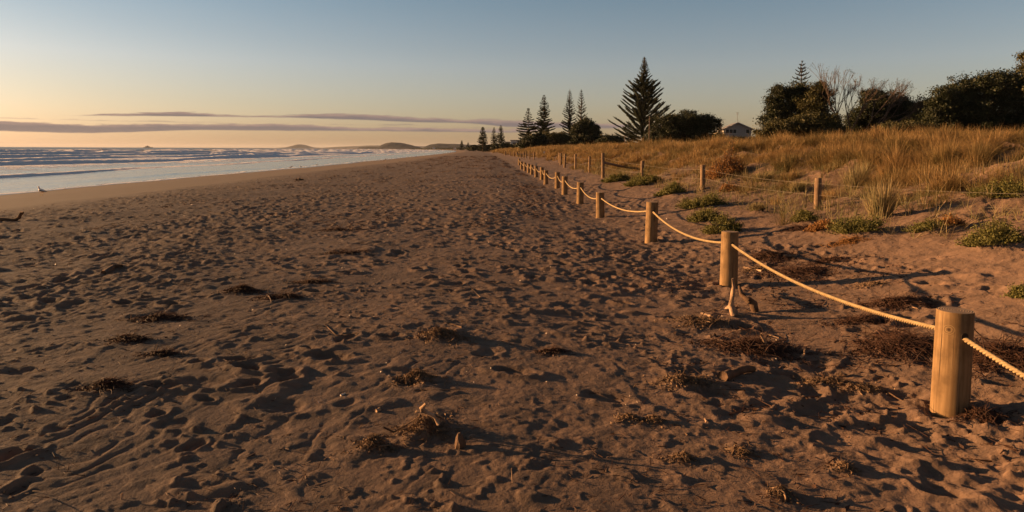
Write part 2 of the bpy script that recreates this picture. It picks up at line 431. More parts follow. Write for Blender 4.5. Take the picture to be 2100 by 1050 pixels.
piles = [  # px, py(base centre), half width px, half depth factor, height m, material, strands, label
 (1575,530,55,.9,.05,'weed',420,'dark brown seaweed heap just behind the second nearest bollard'),
 (1640,562,75,.7,.04,'weed',420,'long dark seaweed strip under the rope, beyond the forked driftwood'),
 (1545,556,38,.6,.03,'straw',160,'pale splintered bark litter right beside the second nearest bollard'),
 (1838,625,62,.7,.05,'weed',360,'small dark seaweed heap left of the nearest bollard top, behind the rope'),
 (1765,660,55,.5,.03,'weed',260,'thin dark seaweed streak directly below the sagging near rope'),
 (1845,715,105,.8,.06,'weed',900,'big dark seaweed mat touching the left side of the nearest bollard'),
 (2055,745,95,.9,.07,'weed',1000,'big dark seaweed mat filling the sand right of the nearest bollard'),
 (1545,718,82,.7,.06,'weed',620,'seaweed heap with an upright stick, in front of the forked driftwood'),
 (1440,668,58,.6,.05,'straw',420,'pale brown litter heap left of the forked driftwood'),
 (1640,470,42,.5,.04,'weed',220,'dark seaweed streak beneath the small green shrub near the lone fence post'),
 (1700,537,38,.5,.02,'weed',160,'faint seaweed patch on open sand right of the second bollard'),
 (1790,585,42,.5,.02,'straw',160,'thin litter patch on the sand above the middle of the near rope'),
 (1735,500,42,.5,.03,'red',160,'rusty litter at the foot of the big rounded green shrub'),
 (1690,790,62,.5,.04,'straw',300,'curled litter cluster in front of the seaweed mat, left of the nearest bollard'),
 (1770,805,48,.6,.05,'straw',260,'crumbly litter clump nearest the foot of the closest bollard'),
 (1400,790,70,.5,.04,'straw',300,'loose litter band in the right centre foreground'),
 (905,695,50,.8,.07,'straw',380,'sandy litter clump beneath a short dark stick, centre of the beach'),
 (850,785,45,.8,.06,'straw',320,'round sandy litter clump in the middle foreground'),
 (1130,723,28,.6,.03,'weed',160,'small dark weed wisp alone on sand, centre right'),
 (870,890,60,.9,.08,'straw',480,'sandy litter clump under the forked twig in the foreground'),
 (770,925,38,.8,.06,'straw',260,'crusty litter clump lower left of the forked twig'),
 (492,600,34,.6,.06,'weed',260,'dark leafy seaweed bundle on the left half of the beach'),
 (572,612,50,.4,.03,'weed',260,'thin dark seaweed strip just right of the leafy bundle'),
 (640,580,42,.3,.02,'weed',160,'faint wrack strip beyond the dark seaweed bundle'),
 (325,655,60,.4,.03,'weed',220,'low wrack ridge on the left sand'),
 (265,700,45,.5,.04,'weed',260,'dark wrack patch on the left foreground sand'),
 (215,795,45,.5,.04,'weed',220,'dark wrack patch close to the left edge of the foreground'),
 (330,728,40,.4,.02,'weed',130,'small wrack curl on rippled sand at left'),
 (700,520,48,.3,.02,'weed',160,'low wrack streak in the middle distance'),
 (690,472,45,.3,.02,'weed',120,'distant wrack streak lying beside the tide lines'),
 (1340,868,22,.8,.03,'straw',120,'little crumbly clump inside a footprint, lower centre right'),
 (1290,862,24,.8,.03,'straw',120,'little crumbly clump in the lower centre foreground'),
 (1520,938,24,.8,.03,'straw',120,'little crumbly clump between footprints near the bottom edge'),
 (1400,948,26,.8,.03,'straw',140,'crumbly clump close to the bottom edge, right of centre'),
 (1735,965,28,.8,.03,'straw',140,'crumbly clump in the lower right corner sand'),
 (1600,1018,26,.8,.03,'straw',140,'crumbly clump at the very bottom, right of centre'),
 (2010,865,60,.6,.03,'weed',300,'dark weed wrapped about the foot of the nearest bollard'),
]
pile_pos = []
for p in piles:
    c = G(p[0], p[1]); w = p[2]*mpp(c); pile_pos.append((c, w))
for p, (c, w) in zip(piles, pile_pos):
    mound(c.x, c.y, w*.9, max(w*p[3], .05), p[4]*.5, 1.6)

shrubs = [  # px, base py, width px, height px, mat, label
 (1442,428,92,28,'green','low wide green shrub patch behind the rope, right of the third bollard'),
 (1449,458,64,32,'green','round dark green shrub above the second nearest bollard'),
 (1487,482,76,36,'green','bushy green shrub directly behind the top of the second nearest bollard'),
 (1556,438,44,20,'tuss','pale spiky small shrub on open sand behind the rope'),
 (1655,457,44,24,'green','small green shrub just left of the lone nearest fence post'),
 (1764,481,100,46,'green','big rounded bright green shrub right of the nearest fence post'),
 (1383,399,42,20,'green','small green shrub between the third and fourth bollards and the fence'),
 (1322,381,74,24,'green','yellow green shrub patch below the leaning stay of the wire fence'),
 (1265,374,54,14,'green','flat green patch left of the yellow green shrub patch'),
 (1362,400,30,9,'green','tiny flat green sprig on sand left of a small shrub'),
 (2050,508,112,50,'green','large green shrub at the right edge on the lower dune'),
 (1905,478,62,20,'green','thin sparse green shrub between the two largest shrubs'),
 (2065,412,110,34,'green','yellow green creeper patch on the steep dune face at right'),
 (2098,612,30,30,'green','green shrub cut off by the right edge behind the nearest bollard'),
 (1815,452,84,72,'tuss','grey green upright tussock at the dune foot behind the big round shrub'),
 (1490,366,72,56,'red','rusty orange bush on the dune face, right of the straight fence post'),
 (1568,376,60,20,'tuss','small dry tuft on bare sloping sand below the tall grass'),
 (1640,398,46,24,'tuss','thin grassy sprig on the dune slope left of the nearest fence post'),
 (1760,392,72,48,'tuss','drooping tussock above the big round shrub on the dune slope'),
 (1500,392,36,16,'red','small rusty sprig right of the straight fence post foot'),
 (1950,470,52,16,'red','low rusty sprig left of the large right edge shrub'),
 (1690,474,50,16,'red','reddish low weeds at the foot of the nearest fence post'),
]
shr_pos = [G(s[0], s[1]) for s in shrubs]
for s, c in zip(shrubs, shr_pos):
    if s[2] > 40: mound(c.x, c.y, s[2]*.55*mpp(c), s[2]*.5*mpp(c), .05, .4)

# bollards
Bpx = [(1947,843),(1494,584),(1335,496),(1231,446),(1189.5,417.6),(1158,399)]
bol = []
for i in range(6):
    p = G(*Bpx[i]); bol.append([p.x, p.y])
for i, px in enumerate([1143.5,1120,1111.5,1100,1090.5,1084,1076.5,1069.6,1064.6]):
    Y = bol[5][1]+3.45*(i+1)*(1.0 if i < 8 else 1.25)
    v = ray(px, 330); bol.append([v.x*Y, Y])
BR = .091
bol0 = [bol[0][0]+.10, bol[0][1]-3.4]
for i, (x, y) in enumerate([(b[0], b[1]) for b in bol[:4]]):
    A_ = .018
    def fn(dx, dy, A_=A_):
        q = np.sqrt(dx*dx+dy*dy)/BR
        return -A_*np.exp(-((q-1.15)/.35)**2)+.012*np.exp(-((q-2.1)/.5)**2)
    stamp(x, y, .45, fn)

# ------------------------------------------------------------------ ground sheet
n_r, n_a = RR.shape
V = np.stack([GX, GY, GZ], -1).reshape(-1, 3)
idx = np.arange(n_r*n_a).reshape(n_r, n_a)
Fq = np.stack([idx[:-1, :-1], idx[1:, :-1], idx[1:, 1:], idx[:-1, 1:]], -1).reshape(-1, 4)
Fc = np.stack([idx[:-1, -1], idx[1:, -1], idx[1:, 0], idx[:-1, 0]], -1)
Fall = np.concatenate([Fq[(Fq[:, 0] >= n_a)], Fc[1:]])
# the first ring is degenerate (radius 0): close it with triangles later drawn as quads from ring 1
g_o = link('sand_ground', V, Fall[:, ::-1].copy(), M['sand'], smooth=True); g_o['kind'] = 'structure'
cap = MB(); ring = [tuple(V[idx[1, j]]) for j in range(n_a)]
# ------------------------------------------------------------------ sea
def sea_axis():
    a = list(np.arange(-41, 12, .11)); left = list(-41-np.cumsum(np.linspace(.2, 5, 26)))
    a = np.radians(np.array(sorted(left+a)))
    r = [10.]; x = 10.
    while x < 30000:
        x += .004*x if 26 < x < 420 else (.02*x if x < 3000 else .08*x); r.append(x)
    return np.array(r), a
sr, sa = sea_axis()
SR, SA = np.meshgrid(sr, sa, indexing='ij'); SX = SR*np.sin(SA); SY = SR*np.cos(SA)
S = -24.5-shift_w(SY)-SX          # metres offshore
eta = np.zeros_like(S); foam = np.zeros_like(S)
waves = [(3.5,.05,.5,3,.25,1.),(15.5,.15,.45,2.6,.8,1.),(37,.62,.9,5,2.0,1.2),(58,.60,1.0,6,2.0,1.1),(84,.75,1.4,8,1.4,1.0),(118,1.05,2.0,9,1.1,.75),(165,1.2,2.6,12,.9,.6),(215,1.2,3.2,14,.7,.4),(270,.9,4,16,.4,.25)]
for k, (s0, A, wf, wb, fo, cov) in enumerate(waves):
    off = fbm(SY/38+k*7.7, SX*0+k*3.1, 3)*(3+s0*.09)+fbm(SY/7+k, SX*0+k, 2)*.6
    am = np.clip(.55+1.1*fbm(SY/45+k*4.3, SX*0+9*k, 2)+.2, .12, 1.25)
    q = S-s0-off
    pr = np.where(q < 0, np.exp(-(q/wf)**2), np.exp(-(q/wb)**2))
    eta += A*am*pr*(1+.22*pn(SX*1.1, SY*.7))
    brk = ss(.5-cov, .85-cov*.5, fbm(SY/30+k*2.2+40, SX*0+k, 3)*.9+.45)
    fr = np.where(q < 0, np.exp(-(q/(wf*2.3))**2), np.exp(-(q/(wf*1.5+.35))**2))
    foam = np.maximum(foam, fr*brk*min(1, fo+.35))
    trail = np.where(q < 0, np.exp(q/(7+s0*.05)), 0)*brk*fo*(.55 if k > 1 else .12)
    foam = np.maximum(foam, trail*ss(-.4, .25, fbm(SX/1.4, SY/3.2, 3)))
chop = ss(60, 200, S)
eta += chop*(.16*np.sin((S+6*fbm(SX/40, SY/40, 2))/4.2)+.20*fbm(SX/7, SY/9, 3))*(1-ss(1500, 5000, SR))
eta += (.015*fbm(SX/.8, SY/1.6, 3)+.01*np.sin(S*1.4+3*fbm(SX/3, SY/5, 2)))*ss(-1, 6, S)
lip = np.exp(-((S-.5-fbm(SY/6, SX*0, 3)*1.2)/.35)**2)
foam = np.maximum(foam*ss(9, 16, S+fbm(SX/4, SY/9, 2)*5), lip*.5); eta += .02*lip
Vs = np.stack([SX, SY, SEA+.012+eta], -1).reshape(-1, 3)
ids = np.arange(Vs.shape[0]).reshape(SR.shape)
Fs = np.stack([ids[:-1, :-1], ids[:-1, 1:], ids[1:, 1:], ids[1:, :-1]], -1).reshape(-1, 4)
keep = (S[:-1, :-1] > -6).ravel(); Fs = Fs[keep]
def sea_mat():
    m, t, b = newmat('sea_water')
    P = t.n('ShaderNodeNewGeometry').outputs['Position']
    fo = t.n('ShaderNodeAttribute', attribute_name='foam').outputs['Fac']
    sd = t.n('ShaderNodeAttribute', attribute_name='shore').outputs['Fac']
    mp = t.n('ShaderNodeMapping'); t.set(mp.inputs[0], P); mp.inputs[3].default_value = (1.0, .45, 1)
    nz = t.noise(2.2, mp, 6, .65)
    f = t.maprange(t.math('ADD', fo, t.math('MULTIPLY', t.math('SUBTRACT', nz, .5), 1.1)), .12, .46)
    f = t.math('MULTIPLY', f, t.maprange(fo, .02, .12))
    deep = t.maprange(sd, 20, 140)
    c = t.mix(deep, c4((.12, .11, .09)), c4((.075, .085, .08)))
    c = t.mix(f, c, c4((.85, .83, .84)))
    t.set(b.inputs['Base Color'], c)
    t.set(b.inputs['Roughness'], t.math('ADD', t.math('MULTIPLY', f, .7), t.maprange(sd, 5, 120, .14, .34)))
    b.inputs['IOR'].default_value = 1.33; b.inputs['Specular IOR Level'].default_value = .5
    n2 = t.noise(1.5, mp, 5, .6); n3 = t.noise(.35, mp, 4, .6)
    h = t.math('ADD', t.math('MULTIPLY', n2, t.maprange(sd, 3, 50, .12, .24)), t.math('MULTIPLY', n3, t.maprange(sd, 20, 120, .0, .9)))
    h = t.math('ADD', h, t.math('MULTIPLY', f, .05))
    bm = t.n('ShaderNodeBump'); bm.inputs['Distance'].default_value = 1.0; bm.inputs['Strength'].default_value = .55
    t.set(bm.inputs['Height'], h); t.set(b.inputs['Normal'], bm)
    return m
M['sea'] = sea_mat()
sea_o = link('sea_water', Vs, Fs[:, ::-1].copy(), M['sea'], smooth=True, attrs={'foam': foam, 'shore': S}); sea_o['kind'] = 'structure'

# ------------------------------------------------------------------ hills
def hill(name, pts, Y, depth, mat, seed=0):
    """pts: (px, height above the water line in photo px) profile; a ridge with real depth at distance Y"""
    xs = []; hs = []
    for px, hp in pts:
        v = ray(px, 306.4); xs.append(v.x*Y); hs.append(hp*Y/FPX)
    nx, ny = 160, 26
    X = np.linspace(xs[0], xs[-1], nx); q = np.linspace(-1, 1, ny)
    XX, QQ = np.meshgrid(X, q, indexing='ij')
    H = np.interp(XX, xs, hs)
    k = np.clip(1-np.abs(QQ+.15*fbm(XX/(depth*.6)+seed, QQ*2, 3))**1.7, 0, 1)
    sc_ = max(hs)
    Z = -3+(H+3)*k+fbm(XX/(sc_*1.2)+seed, QQ*depth/(sc_*1.2), 4)*sc_*.05*k
    YY = Y+QQ*depth
    V = np.stack([XX, YY, Z], -1).reshape(-1, 3); i = np.arange(nx*ny).reshape(nx, ny)
    F = np.stack([i[:-1, :-1], i[1:, :-1], i[1:, 1:], i[:-1, 1:]], -1).reshape(-1, 4)
    o = link(name, V, F, mat, smooth=True); o['kind'] = 'structure'; return o
M['hill'] = simple('bush_clad_hill', (.014, .019, .026), .95, .4, .02)
hill('hill', [(575,0),(590,2),(604,3),(609,6.5),(616,8.5),(623,6.5),(629,3),(642,2),(660,1.5),(680,2.5),(700,4),(730,5.5),(760,7),(790,7),(815,7),(850,6),(900,6),(960,5),(1060,3)], 11000, 700, M['hill'], 3)
hill('hill', [(738,0),(745,4),(760,5),(786,5),(787,9),(795,12.5),(805,14),(818,13),(830,11.5),(845,8),(858,4.5),(868,2.5),(880,1),(900,.5)], 4200, 260, M['hill'], 8)
hill('hill', [(862,0),(875,6),(885,10),(900,12),(920,11.5),(940,11),(960,10),(1000,9),(1040,9),(1100,8),(1250,7),(1400,5),(1600,4)], 3000, 240, M['hill'], 14)

# ------------------------------------------------------------------ sky
SUN_AZ = R(-76); SUN_EL = R(9.1)
w = bpy.data.worlds.new('World'); sc.world = w; w.use_nodes = True
t = NT(w.node_tree); bg = w.node_tree.nodes['Background']
sky = t.n('ShaderNodeTexSky', sky_type='NISHITA'); sky.sun_disc = False; sky.sun_elevation = SUN_EL; sky.sun_rotation = SUN_AZ
sky.air_density = 1.0; sky.dust_density = 1.0; sky.ozone_density = 1.3
D3 = t.n('ShaderNodeTexCoord').outputs['Generated']
sp = t.n('ShaderNodeSeparateXYZ'); t.set(sp.inputs[0], D3)
hyp = t.math('SQRT', t.math('ADD', t.math('MULTIPLY', sp.outputs[0], sp.outputs[0]), t.math('MULTIPLY', sp.outputs[1], sp.outputs[1])))
te = t.math('DIVIDE', sp.outputs[2], t.math('MAXIMUM', hyp, .001))
az = t.math('ARCTAN2', sp.outputs[0], sp.outputs[1])
azn = t.math('ADD', t.math('MULTIPLY', az, 1/1.6), .5)    # -0.8..0.8 rad -> 0..1
def curve(pts, vmax=.06):
    """pts: (photo px x, tan(elevation)) -> value of tan(elevation) by azimuth"""
    nd = t.n('ShaderNodeFloatCurve'); t.set(nd.inputs['Value'], azn)
    cv = nd.mapping.curves[0]
    P_ = [((math.atan((px-1050)/FPX)/1.6+.5), v/vmax) for px, v in pts]
    cv.points[0].location = (0, P_[0][1]); cv.points[-1].location = (1, P_[-1][1])
    for a_, b_ in P_: cv.points.new(a_, b_)
    nd.mapping.update()
    return t.math('MULTIPLY', nd.outputs[0], vmax)
def el(px, py): return (311.9-.0052*px-py)/FPX*math.cos(math.atan((px-1050)/FPX))
cmb = t.n('ShaderNodeCombineXYZ'); t.set(cmb.inputs[0], az); t.set(cmb.inputs[1], t.math('MULTIPLY', te, 9.0))
nzA = t.math('SUBTRACT', t.noise(9, cmb, 6, .6), .5); nzB = t.math('SUBTRACT', t.noise(34, cmb, 5, .6), .5)
nz = t.math('ADD', t.math('MULTIPLY', nzA, .009), t.math('MULTIPLY', nzB, .0075))
nzs = t.math('MULTIPLY', nzB, .0022)
def band(upper, lower, su=.0022, sl=.0016):
    U = curve([(x, el(x, y)) for x, y in upper]); L = curve([(x, el(x, y)) for x, y in lower])
    a = t.maprange(t.math('SUBTRACT', t.math('ADD', U, nz), te), -.0004, su)
    b_ = t.maprange(t.math('SUBTRACT', te, t.math('ADD', L, nzs)), -.0004, sl)
    return t.math('MULTIPLY', a, b_), t.maprange(t.math('SUBTRACT', t.math('ADD', U, nz), te), .006, .0)
mA, eA = band([(-200,256),(0,257),(80,260),(200,262),(330,261),(480,259),(620,259),(700,263),(800,264),(950,264),(1050,264),(1200,266),(1400,272)],
          [(-200,281),(0,281),(160,283),(250,281),(400,275),(600,274),(750,273),(950,273),(1050,273),(1150,266),(1400,268)])
mB, eB = band([(60,248),(140,246),(250,242),(330,239),(400,237),(470,242),(560,241),(640,238),(720,237),(790,241),(850,243),(950,245),(1060,247),(1200,250),(1300,254),(1500,262)],
          [(60,245),(140,247.5),(250,247.5),(400,247),(520,247),(600,247.5),(720,250),(850,254),(950,255),(1060,262),(1200,262),(1260,262),(1300,254),(1500,260)])
mC, eC = band([(500,258),(650,260),(680,258),(760,259),(840,257),(880,261),(1000,262)],[(500,260),(650,260),(700,261),(800,261),(860,260),(880,262),(1000,264)])
cm = t.math('MAXIMUM', t.math('MAXIMUM', mA, mB), t.math('MULTIPLY', mC, .6))
edge = t.math('MAXIMUM', t.math('MULTIPLY', eA, mA), t.math('MULTIPLY', eB, mB))
# clear sky graded by elevation: warm horizon, upper dome darkened to deepen ground shadows
grad = t.n('ShaderNodeValToRGB'); t.set(grad.inputs[0], t.math('MULTIPLY', te, 2.2))
els = grad.color_ramp.elements
els[0].position = 0; els[0].color = (.94, .75, .66, 1); els[1].position = 1; els[1].color = (.38, .385, .41, 1)
e = els.new(.10); e.color = (.99, .85, .80, 1); e = els.new(.26); e.color = (.99, .93, .99, 1); e = els.new(.5); e.color = (.66, .785, .88, 1)
hs = t.n('ShaderNodeHueSaturation'); t.set(hs.inputs['Color'], sky.outputs[0]); hs.inputs['Saturation'].default_value = .74
skyc = t.mix(1.0, hs.outputs[0], grad.outputs[0], 'MULTIPLY')
cloudc = t.mix(t.math('MULTIPLY', edge, .75), c4((1.35, 1.12, 1.16)), c4((3.6, 2.3, 1.8)))
fin = t.mix(t.math('MULTIPLY', cm, .95), skyc, cloudc)
t.set(bg.inputs[0], fin); bg.inputs[1].default_value = .05

sun_d = bpy.data.lights.new('sun', 'SUN'); sun_d.energy = 5.0; sun_d.angle = R(.5); sun_d.color = (1.0, .53, .22)
sun = bpy.data.objects.new('sun', sun_d); col.objects.link(sun)
sd = Vector((math.sin(SUN_AZ)*math.cos(SUN_EL), math.cos(SUN_AZ)*math.cos(SUN_EL), math.sin(SUN_EL)))
sun.rotation_euler = sd.to_track_quat('Z', 'Y').to_euler(); sun.location = sd*50

# ------------------------------------------------------------------ bollards and rope
def bollard(i, x, y, h, label, first):
    z = float(gz(x, y))-.02
    e = empty('timber_bollard', (x, y, z), label, 'bollard', 'round timber bollards carrying the rope')
    N = 48; V = []; r = BR*random.uniform(.97, 1.03) if i else BR
    rings = [(-.35, 1.035), (-.02, 1.03), (h*.35, 1.015), (h*.7, 1.0), (h-.012, .985), (h-.004, .975), (h, .955)]
    ph = random.random()*6
    for zz, k in rings:
        for j in range(N):
            a = 2*PI*j/N; q = r*k*(1+.012*math.sin(2*a+ph)+.006*math.sin(5*a+2*ph))
            V.append((q*math.cos(a), q*math.sin(a), zz))
    F = [(a*N+j, a*N+(j+1) % N, (a+1)*N+(j+1) % N, (a+1)*N+j) for a in range(len(rings)-1) for j in range(N)]
    link('shaft', V, F, M['wood_knot'] if i == 0 else M['wood'], e, True)
    T = [V[(len(rings)-1)*N+j] for j in range(N)]
    T2 = [(a[0]*.5, a[1]*.5, h+.001) for a in T]
    link('end_grain', T+T2+[(0, 0, h+.001)], [(j, (j+1) % N, N+(j+1) % N, N+j) for j in range(N)]+[(N+j, N+(j+1) % N, 2*N) for j in range(N)], M['endgrain'], e, False)
    if i < 7:
        for s_ in (-1, 1):
            MB().tube([(0, s_*(r*.90), h*.79), (0, s_*(r*1.006), h*.79)], [.019, .019], 16).build('rope_hole', M['dark'], e)
    if random.random() < .6 and i: e.rotation_euler = (random.gauss(0, .02), random.gauss(0, .02), random.random()*0)
    return e, z+h*.79
blab = ['nearest timber bollard, thick and round with a knot below its ringed top', 'second nearest bollard, with forked driftwood leaning at its foot',
 'third nearest bollard, tall and pale, left of the low green shrubs', 'fourth nearest bollard counted from the camera', 'fifth nearest bollard counted from the camera',
 'sixth nearest bollard, where the roped row starts to bunch up', 'seventh nearest bollard of the roped row', 'eighth nearest bollard of the roped row', 'ninth nearest bollard of the roped row',
 'tenth bollard along the roped row from the camera', 'eleventh bollard along the roped row from the camera', 'twelfth bollard along the roped row from the camera', 'thirteenth bollard along the roped row from the camera',
 'fourteenth bollard along the roped row, last but one', 'farthest bollard at the far end of the roped row']
bh = [.59, .575, .64, .565, .58, .60, .62, .60, .60, .60, .58, .58, .58, .58, .60]
hp = []
for i, (x, y) in enumerate(bol):
    e, zh = bollard(i, x, y, bh[i], blab[i], i == 0); hp.append(Vector((x, y, zh)))
# rope: three twisted strands near, plain tube far; one continuous rope threaded through all bollards
path = [Vector((bol0[0], bol0[1], float(gz(*bol0))+.40))]+hp
sags = [.14, .11, .13, .12, .13, .13, .13, .15, .14, .13, .12, .12, .12, .12, .12]
rope_pts = []
for k in range(len(path)-1):
    a, b = path[k], path[k+1]; n = max(10, int((b-a).length/(.012 if k < 3 else (.03 if k < 5 else .25))))
    for j in range(n+(k == len(path)-2)):
        s_ = j/n; p = a.lerp(b, s_); p = p-Vector((0, 0, sags[k]*4*s_*(1-s_))); rope_pts.append((p, k))
rb_V = []; rb_F = []
def rope_mesh():
    RS, RO = .0078, .0078; pitch = .070
    pts = [p for p, k in rope_pts if k < 5]; P_ = np.array([tuple(p) for p in pts])
    T = np.gradient(P_, axis=0); ds = np.linalg.norm(T, axis=1); T /= ds[:, None]; L = np.cumsum(np.r_[0, np.linalg.norm(np.diff(P_, axis=0), axis=1)])
    A = np.cross(T, [0, 0, 1.]); A /= np.linalg.norm(A, axis=1, keepdims=True); B = np.cross(A, T)
    out = []
    n = 6
    for st in range(3):
        th = L/pitch*2*PI+st*2*PI/3
        C = P_+(A*np.cos(th)[:, None]+B*np.sin(th)[:, None])*RO
        V = np.stack([C+(A*math.cos(2*PI*k/n)+B*math.sin(2*PI*k/n))*RS for k in range(n)], 1)
        i = np.arange(len(P_)*n).reshape(-1, n); j = np.roll(i, -1, 1)
        F = np.stack([i[:-1], j[:-1], j[1:], i[1:]], -1).reshape(-1, 4); out.append((V.reshape(-1, 3), F))
    pts = [p for p, k in rope_pts if k >= 5]; P2 = np.array([tuple(p) for p in pts]); P2 = np.vstack([P_[-1:], P2])
    T = np.gradient(P2, axis=0); T /= np.linalg.norm(T, axis=1)[:, None]; A = np.cross(T, [0, 0, 1.]); A /= np.linalg.norm(A, axis=1, keepdims=True); B = np.cross(A, T)
    V = np.stack([P2+(A*math.cos(2*PI*k/n)+B*math.sin(2*PI*k/n))*.0145 for k in range(n)], 1); i = np.arange(len(P2)*n).reshape(-1, n); j = np.roll(i, -1, 1)
    out.append((V.reshape(-1, 3), np.stack([i[:-1], j[:-1], j[1:], i[1:]], -1).reshape(-1, 4)))
    return join(*out)
rv, rf = rope_mesh()
tag(link('rope', rv, rf, M['rope'], smooth=True), 'pale twisted rope sagging from bollard to bollard along the beach', 'rope')

# ------------------------------------------------------------------ wire fence
fence = empty('wire_fence', (0, 0, 0), 'low post and wire fence half buried along the foot of the dune', 'fence')
fp = [(1676,428,62,.058),(1441,389,49,.062),(1317,374,43,.06),(1237,365,50,.068),(1209,354,33,.058),(1180,348,31,.055),(1158,344,28,.055),(1150,339,24,.05),(1147.5,335,20,.05)]
tops = []
fpos = []
for i, (px, py, hpx, rd) in enumerate(fp):
    p = G(px, py); fpos.append(p); h = hpx*mpp(p)*1.02
    rd = max(rd, 6.3*mpp(p)*.5) if i < 2 else max(rd, 2.3*mpp(p))
    mb = MB(); tl = random.gauss(0, .02) if i != 3 else -.03
    mb.tube([(p.x, p.y, p.z-.3), (p.x+tl*.5*h, p.y, p.z+h*.5), (p.x+tl*h, p.y, p.z+h-.01), (p.x+tl*h, p.y, p.z+h)], [rd*1.04, rd*1.02, rd, rd*.9], 18)
    mb.build('post', M['fpost'], fence, False)
    tops.append((Vector((p.x, p.y, p.z)), h, rd))
end0 = G(2099, 470)+Vector((1.2, -.6, 0))
tops0 = [(end0, .5, .06)]+tops
for frac in (.82, .45):
    for k in range(len(tops0)-1):
        a, b = tops0[k], tops0[k+1]
        pa = a[0]+Vector((0, -a[2], a[1]*frac)); pb = b[0]+Vector((0, -b[2], b[1]*frac))
        mb = MB(); mb.tube([pa.lerp(pb, s_)-Vector((0, 0, .05*4*s_*(1-s_))) for s_ in np.linspace(0, 1, 9)], .0012+.00005*pa.y, 4)
        mb.build('wire', M['wire'], fence)
p = fpos[3]; q = G(1281, 348)
mb = MB(); mb.tube([p+Vector((.03, -.05, .62)), q+Vector((0, 0, .12))], .05, 10); mb.build('stay', M['bark'], fence)
# second stretch of fence farther along, with a pale rail
f2 = empty('far_fence', (0, 0, 0), 'small distant post fence with a pale top rail at the dune edge', 'fence')
fr = [(1095,328,17),(1086,328,17),(1079,325,14),(1074,324,13),(1068,324,11),(1060,321,10),(1054,321,9),(1047,320,9),(1036,318.5,8)]
pr_ = []
for px, py, hpx in fr:
    p = G(px, py); mb = MB(); h = hpx*mpp(p); mb.tube([(p.x, p.y, p.z-.3), (p.x, p.y, p.z+h)], max(.07, 1.3*mpp(p)), 8); mb.build('post', M['fpost'], f2); pr_.append(p+Vector((0, 0, h*.85)))
mb = MB(); mb.tube([at(1060, 316.5, pr_[4].y), at(1114, 316, pr_[4].y)], .05, 5); mb.build('rail', M['wire'], f2)
sp_ = empty('notice_post', G(1116, 322), 'short post with small white board at the end of the distant rail', 'sign')
d_ = sp_.location.y/FPX
MB().box((0, 0, 4*d_), (1.2*d_, 1.2*d_, 9*d_)).build('post', M['fpost'], sp_)
M['white'] = simple('white_paint', (.50, .48, .45), .6, .08, 3)
MB().box((0, -1.4*d_, 9*d_), (2.4*d_, .6*d_, 3.6*d_)).build('board', M['white'], sp_)

# ------------------------------------------------------------------ seaweed and litter piles
def strands(c, wx, wy, h, n, L, rad, segs=4, up=.35):
    S_, E_, r0, r1 = [], [], [], []
    a = rng.random(n)*2*PI; q = np.minimum(np.abs(rng.normal(0, .55, n))+.05, 1.9)
    lob = 1+.9*pn(np.cos(a)*1.9+c.x*3, np.sin(a)*1.9+c.y*3)
    x = c.x+np.cos(a)*q*wx*lob; y = c.y+np.sin(a)*q*wy*lob
    z = gzv(x, y)+rng.random(n)*h*.6*np.exp(-q*q*2)
    P_ = np.stack([x, y, z], 1); th = rng.normal(0, 1.1, n)+.3; el_ = np.where(rng.random(n) < .07, rng.normal(.7, .4, n), rng.normal(.0, .14, n)); cur = rng.normal(0, .6, n)
    ln = L*(.3+rng.random(n)**2*1.4)/segs
    rd = rad*(.5+rng.random(n)*1.0)
    V = []
    for k in range(segs):
        d = np.stack([np.cos(th)*np.cos(el_), np.sin(th)*np.cos(el_), np.sin(el_)], 1)
        Q = P_+d*ln[:, None]; Q[:, 2] = np.maximum(Q[:, 2], gzv(Q[:, 0], Q[:, 1])+rd*.3)
        S_.append(P_); E_.append(Q); f0 = 1-.2*k; r0.append(rd*f0); r1.append(rd*(f0-.2)); P_ = Q; th = th+cur; el_ = el_-.25+rng.normal(0, .25, n)
    return prisms(np.concatenate(S_), np.concatenate(E_), np.concatenate(r0), np.concatenate(r1), 3)
def flakes(c, wx, wy, h, n, size):
    a = rng.random(n)*2*PI; q = np.minimum(np.abs(rng.normal(0, .6, n)), 2.2); lob = 1+.9*pn(np.cos(a)*1.9+c.x*3, np.sin(a)*1.9+c.y*3)
    x = c.x+np.cos(a)*q*wx*lob; y = c.y+np.sin(a)*q*wy*lob; z = gzv(x, y)+.25*size+rng.random(n)*h*.5*np.exp(-q*q*2)
    return leaves(np.stack([x, y, z], 1), size*(.3+rng.random(n)*1.2), .6)
for p, (c, w_) in zip(piles, pile_pos):
    px, py, hw, df, h, mt, n, lab = p
    wy = max(w_*df, .05); L = min(.22, max(.06, w_*.5))*(.5 if mt == 'straw' else 1); rad = .0014+.00016*c.y
    a = strands(c, w_, wy, h, int(n*(3.2 if mt == 'weed' else 2.2)), L, rad); b = flakes(c, w_*.95, wy*.95, h*.6, int(n*1.8), .011+.0010*c.y)
    k_ = max(4, int(n/45)); cc_ = strands(c, w_*1.1, wy*1.2, h*.4, k_, L*1.6, .0045+.0002*c.y, 3)
    V_, F_ = join(a, b, cc_)
    nm = 'seaweed_clump' if mt == 'weed' else 'litter_clump'
    tag(link(nm, V_, F_, M[mt]), lab, 'seaweed' if mt == 'weed' else 'beach litter', 'tangled clumps washed up on the sand')

